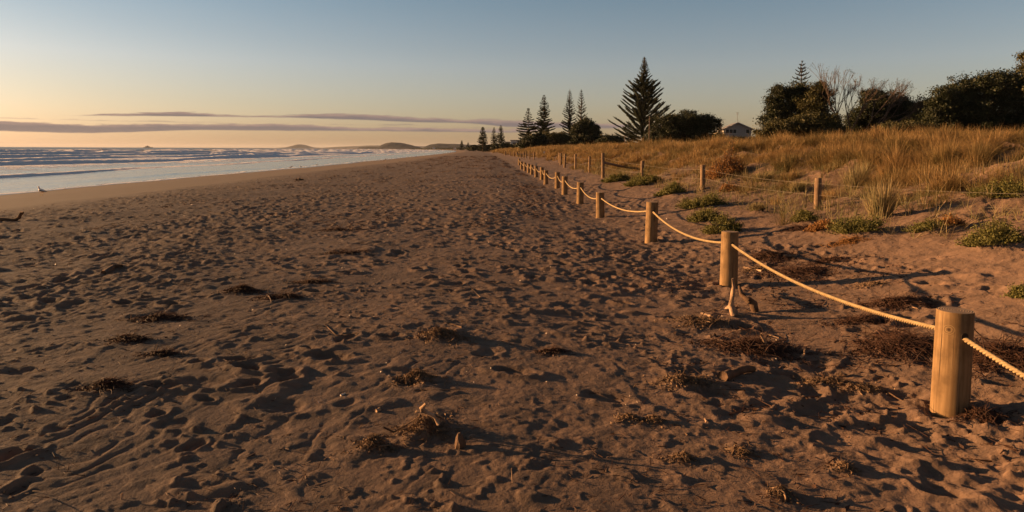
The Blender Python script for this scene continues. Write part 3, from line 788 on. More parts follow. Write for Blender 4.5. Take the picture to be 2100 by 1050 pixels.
# ------------------------------------------------------------------ shrubs
def blades(C, H, W, az, lean, K=3, curl=.6):
    N = len(C); tt = np.linspace(0, 1, K+1)
    d = np.stack([np.cos(az), np.sin(az), np.zeros(N)], 1); sd_ = np.stack([-np.sin(az+.6*rng.normal(size=N)), np.cos(az), np.zeros(N)], 1)
    sd_ /= np.maximum(np.linalg.norm(sd_, axis=1, keepdims=True), .2)
    V = np.zeros((N, 2*(K+1), 3)); tip = np.zeros((N, 2*(K+1)))
    for i, s_ in enumerate(tt):
        out = (lean*s_+curl*lean*s_*s_)*H
        up = H*(s_-.33*np.clip(lean, 0, 1.4)*s_*s_)
        c = C+d*out[:, None]; c = c+np.stack([np.zeros(N), np.zeros(N), up], 1)
        w_ = W*(1-.85*s_**1.5)*.5
        V[:, 2*i] = c-sd_*w_[:, None]; V[:, 2*i+1] = c+sd_*w_[:, None]; tip[:, 2*i:2*i+2] = s_
    f = np.array([[2*i, 2*i+1, 2*i+3, 2*i+2] for i in range(K)])
    F = (f[None]+(np.arange(N)*2*(K+1))[:, None, None]).reshape(-1, 4)
    return V.reshape(-1, 3), F, tip.ravel()
for s_, c in zip(shrubs, shr_pos):
    px, py, wpx, hpx, mt, lab = s_
    m_ = mpp(c); W_ = wpx*m_/2*1.12; H_ = hpx*m_*(.92 if mt != 'tuss' else 1.05)
    c = c+Vector((0, W_*.35, 0)); c.z = float(gz(c.x, c.y))
    if mt == 'tuss':
        n = int(260+900*min(1, W_)); a = rng.random(n)*2*PI; q = np.sqrt(rng.random(n))*W_*.45
        x = c.x+np.cos(a)*q; y = c.y+np.sin(a)*q; C = np.stack([x, y, gzv(x, y)-.02], 1)
        V_, F_, tp = blades(C, H_*(.5+.6*rng.random(n)), np.full(n, .006+.0005*c.y), a+rng.normal(0, .5, n), np.abs(rng.normal(0, .32*min(1.6, W_/H_), n)))
        tag(link('grass_tussock', V_, F_, M['tussock'], attrs={'tip': tp}), lab, 'tussock', 'tussocks on the dune foot')
        continue
    e = empty('beach_shrub', c, lab, 'shrub', 'low shrubs on the sand behind the rope')
    # stems fan out from several crowns; leaf clusters along them
    nst = int(70+260*W_); S_ = []; E_ = []; LC = []; r_ = []
    for k in range(nst):
        a = random.random()*2*PI; q = math.sqrt(random.random())
        bx, by = math.cos(a)*q*W_*.6, math.sin(a)*q*W_*.5
        tx, ty = bx+math.cos(a)*q*W_*.42+random.gauss(0, .03), by+math.sin(a)*q*W_*.42+random.gauss(0, .03)
        hh = H_*(1-.8*q**1.6)*random.uniform(.4, 1.15)*(1+.75*float(pn(bx*4+c.x, by*4+c.y)))
        zb = float(gz(c.x+bx, c.y+by))-c.z; zt = float(gz(c.x+tx, c.y+ty))-c.z
        b0 = np.array((bx, by, zb-.01)); t0 = np.array((tx, ty, max(zt, zb)+hh)); S_.append(b0); E_.append(t0); r_.append(.004+.0003*c.y)
        m = 26
        s__ = rng.random(m)**.6
        L_ = b0+(t0-b0)*s__[:, None]+rng.normal(0, .018+.04*H_, (m, 3)); L_[:, 2] = np.maximum(L_[:, 2], zb+.01); LC.append(L_)
    v1 = prisms(S_, E_, r_, np.array(r_)*.5); link('stems', *v1, M['bark'] if mt != 'green' else M['green'], e)
    LC = np.concatenate(LC); v2 = leaves(LC, (.013+.0014*c.y)*(.6+.8*rng.random(len(LC))), .5, (1.0, (0, 0, .7)))
    link('foliage', *v2, M[mt], e)

# ------------------------------------------------------------------ dune grass (stuff)
def field(N, ylo, yhi, ulo, uhi, nb, hmin, hmax, bw, spread, K, xmax=.86, power=1.):
    Y = ylo+(yhi-ylo)*rng.random(N)**power; u = ulo+(uhi-ulo)*rng.random(N); X = u-shift_d(Y)
    edge_ = fbm(X/2.6+50, Y/2.6, 3)
    thr = ss(ulo, ulo+3.0, u+edge_*3.4)
    k = (rng.random(N) < thr**1.4) & (np.abs(X/Y) < xmax) & (fbm(X/1.5+7, Y/1.5, 2) > -.12+.2*(rng.random(N)-.5))
    for s_, c_ in zip(shrubs, shr_pos):
        rr_ = s_[2]*mpp(c_)*.62
        k &= ((X-c_.x)**2+((Y-c_.y)/1.5)**2 > rr_*rr_) & ~((np.abs(X/Y-c_.x/c_.y) < rr_/c_.y*.8) & (Y < c_.y) & (Y > c_.y-3))
    X, Y, u = X[k], Y[k], u[k]; N = len(X)
    hs = (hmin+(hmax-hmin)*rng.random(N)**.8)*(.7+.6*rng.random(N))*(.70+.6*ss(-.15, .5, fbm(X/1.5+7, Y/1.5, 2)))
    ti = np.repeat(np.arange(N), nb); n = len(ti)
    a = rng.random(n)*2*PI; q = rng.random(n)*spread
    x = X[ti]+np.cos(a)*q; y = Y[ti]+np.sin(a)*q
    H = hs[ti]*(.45+.65*rng.random(n))
    lean = np.abs(rng.normal(0, .75, n))*(.45+1.0*rng.random(N)[ti])
    az_ = a+rng.normal(0, .7, n)
    C = np.stack([x, y, gzv(x, y)-.02], 1)
    w_ = (bw+.00042*Y[ti])*(.6+.8*rng.random(n))
    return blades(C, H, w_, az_, lean, K)
parts = [field(4200, 7, 32, 5.9, 19, 170, .20, .50, .0024, .20, 4),
         field(1500, 8, 44, 4.7, 8.2, 70, .14, .36, .0028, .12, 4),
         field(4400, 30, 85, 5.6, 18, 56, .28, .60, .004, .2, 3),
         field(3800, 80, 260, 4.6, 16, 26, .4, .7, .01, .3, 2),
         field(1700, 240, 700, 4.0, 20, 14, .6, .9, .05, .6, 2)]
Vg = []; Fg = []; Tg = []; b_ = 0
for v, f, tp in parts: Vg.append(v); Fg.append(f+b_); Tg.append(tp); b_ += len(v)
gr = link('dune_grass', np.concatenate(Vg), np.concatenate(Fg), M['grass'], attrs={'tip': np.concatenate(Tg)})
tag(gr, 'golden dune grass covering the slope and crest of the dune', 'grass', kind='stuff')
# sparse runners and straw on the bare slope
n = 1900; Y = 8+34*rng.random(n); u = 4.9+3.8*rng.random(n)**.8; X = u-shift_d(Y); ti = np.repeat(np.arange(n), 9); m = len(ti)
a = rng.random(m)*2*PI; x = X[ti]+np.cos(a)*.06*rng.random(m); y = Y[ti]+np.sin(a)*.06
v, f, tp = blades(np.stack([x, y, gzv(x, y)], 1), .10+.22*rng.random(m), np.full(m, .009), a, np.abs(rng.normal(0, .9, m)), 3)
tag(link('sparse_grass', v, f, M['tussock'], attrs={'tip': tp}), 'thin stray grass shoots on the bare lower dune slope', 'grass', kind='stuff')

# ------------------------------------------------------------------ beach litter (stuff)
def litter():
    parts = []
    n = 26000; Y = 12+130*rng.random(n)**1.5; u = 2.2-11*rng.random(n)**1.3; X = u-shift_d(Y)
    k = (fbm(X/1.1, Y/4+3, 3)+.12*(rng.random(n)-.5) > .17) & (np.abs(X/Y) < .8); X, Y = X[k], Y[k]; n = len(X); a = rng.random(n)*PI
    P_ = np.stack([X, Y, gzv(X, Y)+.006], 1); L = .05+.0022*Y*rng.random(n); d = np.stack([np.cos(a), np.sin(a), .12*rng.random(n)], 1)
    parts.append(prisms(P_, P_+d*L[:, None], .003+.00025*Y, .002+.00012*Y))
    n = 16000; Y = 2.4+90*rng.random(n)**1.7; X = (-.85+1.5*rng.random(n))*Y
    k = (ucoord(X, Y) < 5.5) & (vcoord(X, Y) > -13) & (fbm(X/1.3, Y/2.2+3, 3)+.25*rng.random(n) > .10)
    X, Y = X[k], Y[k]; n = len(X); Z = gzv(X, Y)+.004
    a = rng.random(n)*2*PI; e_ = np.abs(rng.normal(0, .25, n)); L = .012+.05*rng.random(n)**3+.0008*Y
    d = np.stack([np.cos(a)*np.cos(e_), np.sin(a)*np.cos(e_), np.sin(e_)], 1)
    P_ = np.stack([X, Y, Z], 1); parts.append(prisms(P_, P_+d*L[:, None], .0018+.00022*Y, .001+.00012*Y))
    return join(*parts)
v, f = litter(); tag(link('twig_litter', v, f, M['weed']), 'scattered dark twig and weed crumbs all over the sand', 'litter', kind='stuff')
n = 5200; Y = 2.5+5.5*rng.random(n); X = 1.0+3.2*rng.random(n)
k = (ucoord(X, Y) > .9) & (fbm(X/.75+80, Y/.6, 3)+.35*rng.random(n) > .26); X, Y = X[k], Y[k]; n = len(X)
v1 = leaves(np.stack([X, Y, gzv(X, Y)+.004], 1), .010+.035*rng.random(n)**2.5, .5, (1, (0, 0, 0)))
n = n//2; X, Y = X[:n], Y[:n]; a = rng.random(n)*PI; L_ = .03+.16*rng.random(n)**3; P_ = np.stack([X, Y, gzv(X, Y)+.006], 1)
v2 = prisms(P_, P_+np.stack([np.cos(a), np.sin(a), rng.normal(.02, .12, n)], 1)*L_[:, None], .0015+.004*rng.random(n)**3, .001)
tag(link('bark_litter', *join(v1, v2), M['weed']), 'dark red brown bark flakes and twigs strewn between the two nearest bollards', 'litter', kind='stuff')
n = 1500; Y = 3.6+34*rng.random(n)**1.3; X = (-.85+1.4*rng.random(n))*Y
k = (ucoord(X, Y) < 4) & (vcoord(X, Y) > -13) & (fbm(X/1.5+60, Y/2.4, 3)+.3*rng.random(n) > .12); X, Y = X[k], Y[k]
v, f = leaves(np.stack([X, Y, gzv(X, Y)+.004], 1), .005+.009*rng.random(len(X))**3+.0008*Y, .8)
tag(link('shell_fragments', v, f, M['shell']), 'tiny pale shell fragments scattered over the beach', 'shells', kind='stuff')

# ------------------------------------------------------------------ driftwood and sticks
def wob(p0, p1, n, amp):
    p0, p1 = Vector(p0), Vector(p1); return [p0.lerp(p1, i/(n-1))+Vector((random.gauss(0, amp), random.gauss(0, amp), random.gauss(0, amp*.5)))*(0 if i in (0,) else 1) for i in range(n)]
def up(px, py, ref): return at(px, py, ref.y)
# forked driftwood at the second bollard
b0 = G(1506, 644)
fd = empty('driftwood', b0, 'forked pale driftwood standing upright at the foot of the second nearest bollard', 'driftwood')
def L(v): return Vector(v)-b0
mb = MB(); T_ = [G(1505, 648), up(1499, 625, b0), up(1502, 604, b0), up(1505, 588, b0), up(1502, 571, b0)]
mb.tube([L(v) for v in T_], [.030, .024, .018, .014, .008], 9, noise=.25); mb.build('stem', M['drift'], fd, True)
mb = MB(); mb.tube([L(up(1500, 628, b0)), L(G(1512, 645)), L(G(1527, 650))+Vector((0, 0, .01))], [.026, .022, .006], 8, noise=.3)
mb.tube([L(up(1500, 628, b0)), L(G(1487, 636))+Vector((0, 0, .01))], [.024, .006], 8, noise=.3)
mb.build('root', M['drift'], fd, True)
b0 = G(1546, 640)
st = empty('driftwood', b0, 'stumpy dark driftwood chunk lying right of the forked piece', 'driftwood')
mb = MB(); p1 = up(1516, 588, G(1516, 612)); mb.tube([L(p1), L(up(1522, 606, b0)), L(up(1535, 618, b0))], [.014, .022, .026], 9, noise=.25); mb.build('branch', M['drift_dark'], st, True)
mb = MB(); mb.tube([L(up(1534, 613, b0)), L(up(1545, 622, b0)), L(up(1548, 636, b0)), L(up(1550, 643, b0))], [.024, .036, .034, .018], 10, noise=.25); mb.build('stump', M['drift_dark'], st, True)
def stick(pts, r, mat, label, name='stick', n=8, cat='stick', noise=.2):
    ref = pts[0]; b0 = G(*ref[:2]); V_ = []
    for i, p in enumerate(pts):
        if len(p) == 3: V_.append(up(p[0], p[1], b0)+Vector((0, p[2], 0)))
        else: V_.append(G(*p)+Vector((0, 0, r*.5)))
    V2 = []
    for i in range(len(V_)-1):
        for s_ in (0, .33, .66): V2.append(V_[i].lerp(V_[i+1], s_)+Vector((random.gauss(0, r*.15),)*3))
    V2.append(V_[-1]); rr_ = [r*(1-.45*i/len(V2)) for i in range(len(V2))]
    o = MB().tube([v-b0 for v in V2], rr_, n, noise=noise).build(name, M[mat], None, True); o.location = b0
    return tag(o, label, cat)
stick([(1458, 656), (1438, 646)], .018, 'drift', 'short pale chunk of wood on the litter heap left of the forked driftwood', 'wood_chunk')
stick([(1437, 652), (1445, 640, 0), (1475, 632, 0), (1487, 618, 0)], .005, 'drift_dark', 'thin bent twig between the pale wood chunk and the forked driftwood')
stick([(1574, 718), (1567, 700, 0), (1560, 684, 0)], .013, 'drift', 'thick upright stick standing in the seaweed heap')
stick([(1550, 690), (1575, 688), (1597, 694)], .006, 'drift', 'thin twig lying just behind the upright stick')
stick([(1642, 735), (1650, 726, 0), (1650, 716, 0)], .011, 'drift', 'curved pale peg sticking up right of the seaweed heap')
stick([(1805, 616), (1845, 626), (1882, 636)], .008, 'drift', 'straight pale cane lying on the small seaweed heap behind the rope')
stick([(1607, 526), (1632, 528)], .018, 'drift', 'short pale plank fragment on the seaweed behind the second bollard', 'wood_chunk')
stick([(1525, 552), (1562, 558)], .018, 'drift', 'flat splintered pale wood beside the second nearest bollard', 'wood_chunk')
stick([(1480, 780), (1505, 770), (1545, 763)], .035, 'drift_dark', 'half buried dark log end in the right centre foreground', 'log', cat='log')
stick([(1815, 805), (1850, 824), (1900, 836), (1960, 850)], .004, 'drift_dark', 'long thin dark stem curving round the foot of the nearest bollard')
stick([(862, 860), (880, 862, 0)], .005, 'drift_dark', 'thin straight twig crossing below the forked twig')
ft = empty('forked_twig', G(885, 896)+Vector((0, 0, .0)), 'arched forked twig standing over a sandy litter clump in the foreground', 'twig')
b0 = ft.location.copy()
mb = MB(); mb.tube([L(up(866, 846, b0)), L(up(864, 838, b0)), L(up(873, 828, b0))], [.009, .011, .006], 8, noise=.2)
mb.tube([L(up(866, 838, b0)), L(up(876, 846, b0)), L(up(888, 852, b0)), L(up(893, 856, b0)), L(up(900, 870, b0))], [.010, .010, .009, .009, .010], 8, noise=.2); mb.build('branch', M['drift'], ft, True)
mb = MB(); mb.tube([L(up(862, 850, b0)), L(up(854, 870, b0))], [.004, .003], 6); mb.tube([L(up(890, 853, b0)), L(up(907, 857, b0))], [.006, .004], 6)
mb.tube([L(up(786, 876, b0)), L(up(808, 886, b0)), L(up(830, 873, b0)), L(up(866, 850, b0))], [.004, .005, .004, .003], 6); mb.build('twig', M['drift_dark'], ft, True)
sp2 = G(943, 918); mb = MB(); mb.tube([(0, 0, -.02), (.004, 0, .02), (0, 0, .05), (-.005, 0, .068)], [.022, .024, .017, .006], 9, noise=.45)
o = mb.build('bark_stump', M['drift_dark'], None, False); o.location = sp2; tag(o, 'small jagged reddish stump standing in the shaded foreground', 'stump')
stick([(918, 664), (947, 673)], .008, 'drift_dark', 'short dark stick above the sandy litter clump, beach centre')
stick([(985, 612), (958, 582, 0)], .005, 'drift', 'thin bent twig lying alone in the middle of the beach')
stick([(250, 1029), (250, 1011, 0)], .004, 'drift', 'tiny pale upright peg in the bottom left sand')
stick([(1299, 797), (1304, 788, 0), (1312, 788, 0)], .004, 'drift_dark', 'small hooked dark twig in the centre right foreground')
stick([(1024, 833), (1023, 824, 0)], .003, 'drift', 'tiny pale upright peg in the shaded centre foreground')
stick([(1051, 992), (1049, 960, 0)], .0025, 'drift', 'thin upright straw near the bottom centre')
stick([(1604, 896), (1607, 884, 0)], .004, 'drift', 'tiny reddish peg in the lower right sand')
stick([(1410, 895), (1404, 892)], .004, 'drift_dark', 'tiny dark crumb beside a large footprint')
stick([(667, 668), (690, 690), (735, 686)], .004, 'drift_dark', 'thin curved twig left of the sandy litter clump')
stick([(850, 802), (900, 800, 0), (962, 798, 0)], .003, 'drift_dark', 'long hair thin twig in the middle foreground')
stick([(213, 562), (232, 553), (252, 551)], .028, 'drift_dark', 'short dark log lying on the left half of the beach', 'log', cat='log')
# snake shaped driftwood at left
b0 = G(12, 452)
o = MB().tube([L(up(-60, 452, b0)), L(up(-35, 449.5, b0)), L(up(-10, 450.5, b0)), L(up(8, 450, b0)), L(up(22, 451.5, b0)), L(up(33, 450.5, b0)), L(up(39, 446, b0)), L(up(42, 440, b0)), L(up(44, 436.5, b0)), L(up(48, 435.5, b0))], [.04, .05, .036, .040, .036, .036, .034, .033, .036, .016], 8, noise=.2).build('driftwood', M['drift_dark'], None, True)
o.location = b0; tag(o, 'dark snaking branch rearing up at the left edge of the beach', 'driftwood')
p = G(615, 370); mb = MB()
for k in range(5): mb.tube([(k*.06-.15, random.gauss(0, .03), -.02), (k*.055-.13, 0, .05), (k*.05-.10, 0, .10-.01*abs(k-2)**2)], [.09, .085, .03], 9, noise=.3)
o = mb.build('driftwood', M['drift_dark'], None, True); o.location = p; tag(o, 'round dark lump alone on the smooth wet sand', 'driftwood')
stick([(1450, 870), (1445, 862)], .006, 'drift', 'pale curled shell piece in the right centre foreground', 'shell', cat='shell')
o = MB().add([(0, 0, 0), (.05, .01, .03), (.07, .0, .0), (.02, -.03, .045), (.06, -.03, .012)], [(0, 2, 1), (0, 1, 3), (0, 3, 4), (0, 4, 2), (1, 2, 4, 3)]).build('wood_chip', M['drift'], None); o.location = G(1712, 772)+Vector((0, 0, -.005)); tag(o, 'bright orange wood chip in front of the dark seaweed mat', 'wood chip')
stick([(698, 813), (708, 810)], .007, 'shell', 'bright pale shell bit casting a long shadow, left of centre', 'shell', cat='shell')
stick([(770, 847), (780, 843)], .012, 'drift', 'small rounded brown lump casting a shadow, left of the forked twig', 'bark_piece', cat='bark')

# ------------------------------------------------------------------ trees
def norfolk(px, top, D, half, asc, label, dens=1.0, curl=.10, zb=None, thick=1.0, lean=0, name='norfolk_pine'):
    """half: list of (py, half width px)"""
    v = ray(px, 300); X = v.x*D; z0 = (float(gz(X, D)) if zb is None else zb)-.2
    topz = at(px, top, D).z; H = topz-z0; m_ = D/FPX
    e = empty(name, (X, D, z0), label, 'tree', 'tall conifers behind the dune')
    lx = lean*m_
    mb = MB(); mb.tube([(0, 0, 0), (lx*.3, 0, H*.3), (lx*.7, 0, H*.7), (lx, 0, H)], [H*.017, H*.014, H*.008, .02], 8)
    zs = [topz-z0-(py-top)*m_ for py, _ in half][::-1]; ws = [w_*m_ for _, w_ in half][::-1]
    S_, E_, a0, a1 = [], [], [], []; BS, BE = [], []
    z = max(zs[0]-3.5, H*.06) ; k = 0
    while z < H*.985:
        # the half width is given at the tips' height; find the whorl's reach
        L0 = 1.; 
        for _ in range(4):
            zt = z+L0*math.sin(asc)*1.0; L0 = max(.12, float(np.interp(zt, zs, ws)))/math.cos(asc)
        nb = 7 if dens > 1.6 else (6 if H > 8 else 5); ph = random.random()*PI
        for j in range(nb):
            if random.random() < .11: continue
            a = ph+2*PI*j/nb+random.gauss(0, .12); L_ = L0*random.uniform(.72, 1.08); as_ = asc*min(1, .30+z/(H*.42))+random.gauss(0, .05)
            d = np.array((math.cos(a), math.sin(a), 0)); sd_ = np.array((-d[1], d[0], 0)); upv = np.array((0, 0, 1.))
            def P_(s): return np.array((lx*z/H, 0, z))+d*L_*math.cos(as_)*s+upv*L_*(math.sin(as_)*s-curl*s*(1-s)*1.6)
            ns = 4
            for q in range(ns): BS.append(P_(q/ns)); BE.append(P_((q+1)/ns))
            nbl = max(4, int(L_/.24*dens))
            for q in range(nbl):
                s = .12+.88*(q+random.random()*.6)/nbl; c = P_(s); l_ = min(.80, .10+.13*L_+.20*L_*(1-s))*random.uniform(.7, 1.1)
                dd = P_(min(1, s+.05))-P_(s-.05); dd /= np.linalg.norm(dd)
                for sg in (-1, 1):
                    di = dd*.75+sd_*sg*random.uniform(.35, .8)+upv*random.uniform(.15, .5); di /= np.linalg.norm(di)
                    S_.append(c); E_.append(c+di*l_); a0.append(min(.075, .03+.02*L_)*thick); a1.append(min(.045, .02+.01*L_)*thick)
            c = P_(1.0); S_.append(c-d*.1); E_.append(c+d*.15+upv*.22); a0.append(.06*thick); a1.append(.045*thick)
        z += random.uniform(.8, 1.2)*max(.5, min(1.0, L0*.16+.34))*(1/dens)**.6; k += 1
    for q in range(5): S_.append((lx, 0, H-.3)); E_.append((lx+random.gauss(0, .12), random.gauss(0, .12), H+.05)); a0.append(.05); a1.append(.03)
    r1 = prisms(np.array(BS), np.array(BE), .045, .035); mb.add(r1[0].tolist(), r1[1].tolist()); mb.build('trunk_branches', M['bark'], e)  # boughs join the trunk mesh as loose pieces
    V_, F_ = prisms(np.array(S_), np.array(E_), np.array(a0), np.array(a1), 4); link('crown', V_, F_, M['needle'], e)
    return e
norfolk(1318, 117, 150, [(117, 1), (150, 12), (168, 32), (190, 38), (215, 56), (240, 66), (262, 56), (285, 40), (300, 18)], R(31), 'largest Norfolk pine, broad and pyramidal, standing clear in the middle', 1.9, .11, thick=1.0)
norfolk(1167, 184, 190, [(184, 1), (210, 8), (235, 14), (260, 20), (285, 24)], R(24), 'slim dark pine, left one of the two tall narrow twins', 1.15, .05)
norfolk(1191, 184, 195, [(184, 1), (210, 8), (230, 13), (250, 17), (270, 17), (285, 14)], R(38), 'slim see-through pine, right one of the two tall narrow twins', .62, .05)
norfolk(1115, 195, 190, [(195, 1), (212, 8), (235, 14), (255, 20), (272, 25), (290, 20)], R(18), 'dense pointed pine right behind the low rounded thickets', 1.5, .04, thick=1.3)
norfolk(1083, 222, 185, [(222, 1), (240, 8), (250, 15), (262, 24), (276, 30), (290, 24)], R(8), 'short wide pine with level branches, left of the dense pointed pine', 1.5, .08, thick=1.3)
norfolk(990, 260, 330, [(260, 1), (272, 7), (285, 11), (300, 14)], R(15), 'small distant pine, left one of the far trio', 1.3, .04, thick=2.0, name='distant_pine')
norfolk(1013, 261, 350, [(261, 1), (275, 5), (288, 8), (300, 10)], R(20), 'small distant pine, middle one of the far trio', 1.0, .04, thick=1.8, name='distant_pine')
norfolk(1027, 257, 340, [(257, 1), (270, 6), (285, 10), (300, 13)], R(20), 'small distant pine, right one of the far trio', 1.2, .04, thick=1.8, name='distant_pine')
norfolk(947, 288, 800, [(288, .6), (296, 4), (304, 7)], R(15), 'tiny remote pine where beach and hills meet', .8, .04, thick=4, name='remote_pine', zb=0)
norfolk(960, 292, 800, [(292, .5), (298, 3), (304, 5)], R(15), 'tinier remote pine right of the other remote pine', .8, .04, thick=4, name='remote_pine', zb=0)
norfolk(1638, 125, 105, [(125, .8), (138, 7), (150, 13), (162, 17), (175, 19), (200, 20)], R(22), 'young pine top poking above the dark broadleaf trees at right', 1.0, .04)

def broad(px, D, blobs, mat, label, leaf=.16, dens=1.0, name='broadleaf_tree', cat='tree', trunk_branches=True, depth=.8, trunks=3, grp='broadleaf trees behind the dune'):
    v = ray(px, 290); X0 = v.x*D; z0 = float(gz(X0, D))-.2; m_ = D/FPX
    e = empty(name, (X0, D, z0), label, cat, grp); o0 = np.array((X0, D, z0)); LC = []; S_, E_, ra, rb = [], [], [], []
    cens = []
    for (bx, by, rx, ry) in blobs:
        yo = random.uniform(-.5, .5)*rx*m_*.7
        c = np.array(at(bx, by, D))+np.array((0, yo, 0))-o0; rx_, ry_, rd = rx*m_, ry*m_, rx*m_*depth; cens.append((c, rx_, ry_))
        area = 4*PI*((rx_*ry_)**1.6*2+(rx_*rd)**1.6)**(1/1.6)/3
        ncl = max(12, int(area*4.6*dens)); dd = rng.normal(size=(ncl, 3)); dd /= np.linalg.norm(dd, axis=1, keepdims=True)
        rad_ = (.30+.72*rng.random(ncl)**.55)*(1+.42*pn(dd[:, 0]*2.4+bx, dd[:, 2]*2.4+by))
        cc = c+dd*np.array((rx_, rd, ry_))*rad_[:, None]
        k = rng.integers(50, 95, ncl); ti = np.repeat(np.arange(ncl), k)
        cr = (.16+.20*rng.random(ncl))[ti]*(1+.1*min(rx_, 3))
        LC.append(cc[ti]+rng.normal(size=(len(ti), 3))*cr[:, None]*np.array((1, 1, .62)))
        for q in range(0, ncl, 5): S_.append(c-np.array((0, 0, ry_*.4))); E_.append(cc[q]); ra.append(.05); rb.append(.015)
    LC = np.concatenate(LC); keep_ = LC[:, 2] > .0; LC = LC[keep_]
    V_, F_ = leaves(LC, leaf*1.2*(.6+.8*rng.random(len(LC))), .65); link('crown', V_, F_, mat, e)
    mb = MB()
    for q in range(min(trunks, len(cens))):
        c, rx_, ry_ = cens[int(q*len(cens)/trunks)]; b = np.array((random.gauss(0, .3), random.gauss(0, .2), -.1)); mid = b*.5+c*.5+np.array((random.gauss(0, .25), 0, random.gauss(0, .2)))
        mb.tube([b, b*.7+mid*.3, mid, c], [.20, .17, .12, .05], 7)
    for s_, e2, r_0, r_1 in zip(S_, E_, ra, rb): mb.tube([s_, (s_+e2)/2+rng.normal(0, .08, 3), e2], [r_0, r_0*.7, r_1], 4, cap=False)
    mb.build('trunk_branches', M['bark'], e)
    return e
LD, LO = M['leafdark'], M['leafolive']
broad(1200, 175, [(1200,262,22,14),(1188,275,20,14),(1210,272,22,14),(1200,285,26,14),(1218,262,8,6),(1183,262,10,8),(1178,294,14,6),(1222,294,14,6)], LD, 'rounded dark tree at the foot of the tall narrow twin pines', .26, .8)
broad(1130, 165, [(1130,288,32,14),(1150,282,16,10),(1110,292,22,10),(1142,292,20,10)], LO, 'sloping wind clipped thicket below the dense pointed pine', .24, .9, 'coastal_thicket', 'bush')
broad(1095, 160, [(1092,292,22,11),(1105,286,18,10),(1080,297,16,8)], LD, 'lower dark thicket left of the sloping one, beside the white house', .24, .9, 'coastal_thicket', 'bush')
broad(1252, 170, [(1252,287,24,10),(1240,290,14,7),(1266,290,12,7)], LD, 'low dome of dark bush between the twins and the largest pine', .24, .8, 'coastal_thicket', 'bush')
broad(1405, 120, [(1360,262,24,26),(1345,275,20,20),(1385,252,26,22),(1410,245,28,15),(1440,248,26,14),(1462,256,16,13),(1395,272,40,16),(1440,275,26,10),(1372,243,14,10),(1425,262,26,14),(1360,284,34,8),(1430,284,40,8)], LD, 'spreading dark tree between the largest pine and the house', .18, .55, trunks=5)
broad(1500, 110, [(1508,288,26,5),(1476,279,12,6),(1545,286,12,4)], LO, 'low scrub in front of the gabled house', .15, .8, 'coastal_thicket', 'bush')
broad(1620, 82, [(1578,205,9,6),(1612,205,30,26),(1600,188,18,13),(1640,190,28,20),(1588,222,16,10),(1622,232,32,22),(1583,245,24,22),(1650,215,20,24)], LD, 'tall ragged dark tree under the young pine top', .15, .9, trunks=4)
broad(1680, 80, [(1678,195,24,22),(1665,215,26,24),(1690,215,18,26),(1685,180,14,10),(1680,240,30,22)], LO, 'olive brown tree between the ragged tree and the bare one', .15, .9)
broad(1630, 74, [(1575,278,26,8),(1620,276,34,8),(1680,272,44,9),(1600,262,36,14),(1640,256,34,16),(1680,252,36,16),(1570,272,18,9),(1712,250,20,14)], LO, 'olive undergrowth skirting the ragged and olive trees', .14, .9, 'coastal_thicket', 'bush', trunks=3)
broad(1815, 84, [(1775,235,30,24),(1800,210,36,24),(1832,212,32,22),(1860,222,26,20),(1845,245,36,22),(1755,250,26,18),(1790,192,18,9),(1810,255,50,16),(1765,268,34,9),(1835,268,44,9)], LD, 'wide dark domed tree right of the bare tree', .15, .9, trunks=4)
broad(1905, 78, [(1902,226,28,22),(1890,212,14,12),(1880,248,34,18),(1915,248,28,18)], LO, 'small loose tree in the gap left of the biggest dark tree', .14, .7)
broad(2010, 72, [(1935,205,28,24),(1920,235,30,24),(1975,190,36,30),(2025,178,38,30),(2075,180,40,32),(1990,225,46,30),(1940,260,42,14),(2010,262,44,15),(2085,258,44,18),(2050,225,50,32),(2110,215,40,42),(2125,180,36,34)], LD, 'biggest dark tree, massive and rounded, at the right edge', .15, .95, trunks=5)
broad(2135, 62, [(2104,130,14,12),(2100,118,8,7),(2125,140,22,22),(2140,180,24,30)], LO, 'tree top just entering at the upper right corner', .13, .9, trunks=2)
broad(1870, 66, [(1830,262,28,6),(1870,258,26,8),(1900,262,20,6)], LO, 'low olive scrub behind the grass crest at right', .12, .8, 'coastal_thicket', 'bush')

# bare spreading tree
def bare(px, D):
    v = ray(px, 290); X0 = v.x*D; z0 = float(gz(X0, D)); e = empty('bare_tree', (X0, D, z0), 'half bare tree with spreading pale branches between darker crowns', 'tree', 'broadleaf trees behind the dune')
    S_, E_, a0, a1 = [], [], [], []; tips = []
    def grow(p, d, L_, r, dep):
        q = p+d*L_; S_.append(p); E_.append(q); a0.append(r); a1.append(r*.72)
        if dep == 0: tips.append(q); return
        for k in range(random.choice((2, 2, 3))):
            nd = d+rng.normal(0, .27, 3)+np.array((.03, 0, .12)); nd /= np.linalg.norm(nd); grow(q, nd, L_*random.uniform(.68, .9), r*.66, dep-1)
    for sx in (-.5, 0, .5): 
        d = np.array((sx*.9+.15, random.gauss(0, .2), 1.)); d /= np.linalg.norm(d); grow(np.array((sx*.7, 0, 0.)), d, 2.25, .15, 6)
    v_, f_ = prisms(S_, E_, a0, np.array(a1), 4); link('trunk_branches', v_, f_, M['barkpale'], e)  # one mesh for stems and every branch out to the tips
    tp = np.array(tips); k = rng.random(len(tp)) < .35; tp = tp[k]; ti = np.repeat(np.arange(len(tp)), 9)
    lv = leaves(tp[ti]+rng.normal(0, .14, (len(ti), 3)), .10, .6); link('crown', *lv, M['leafolive'], e)
bare(1743, 79)

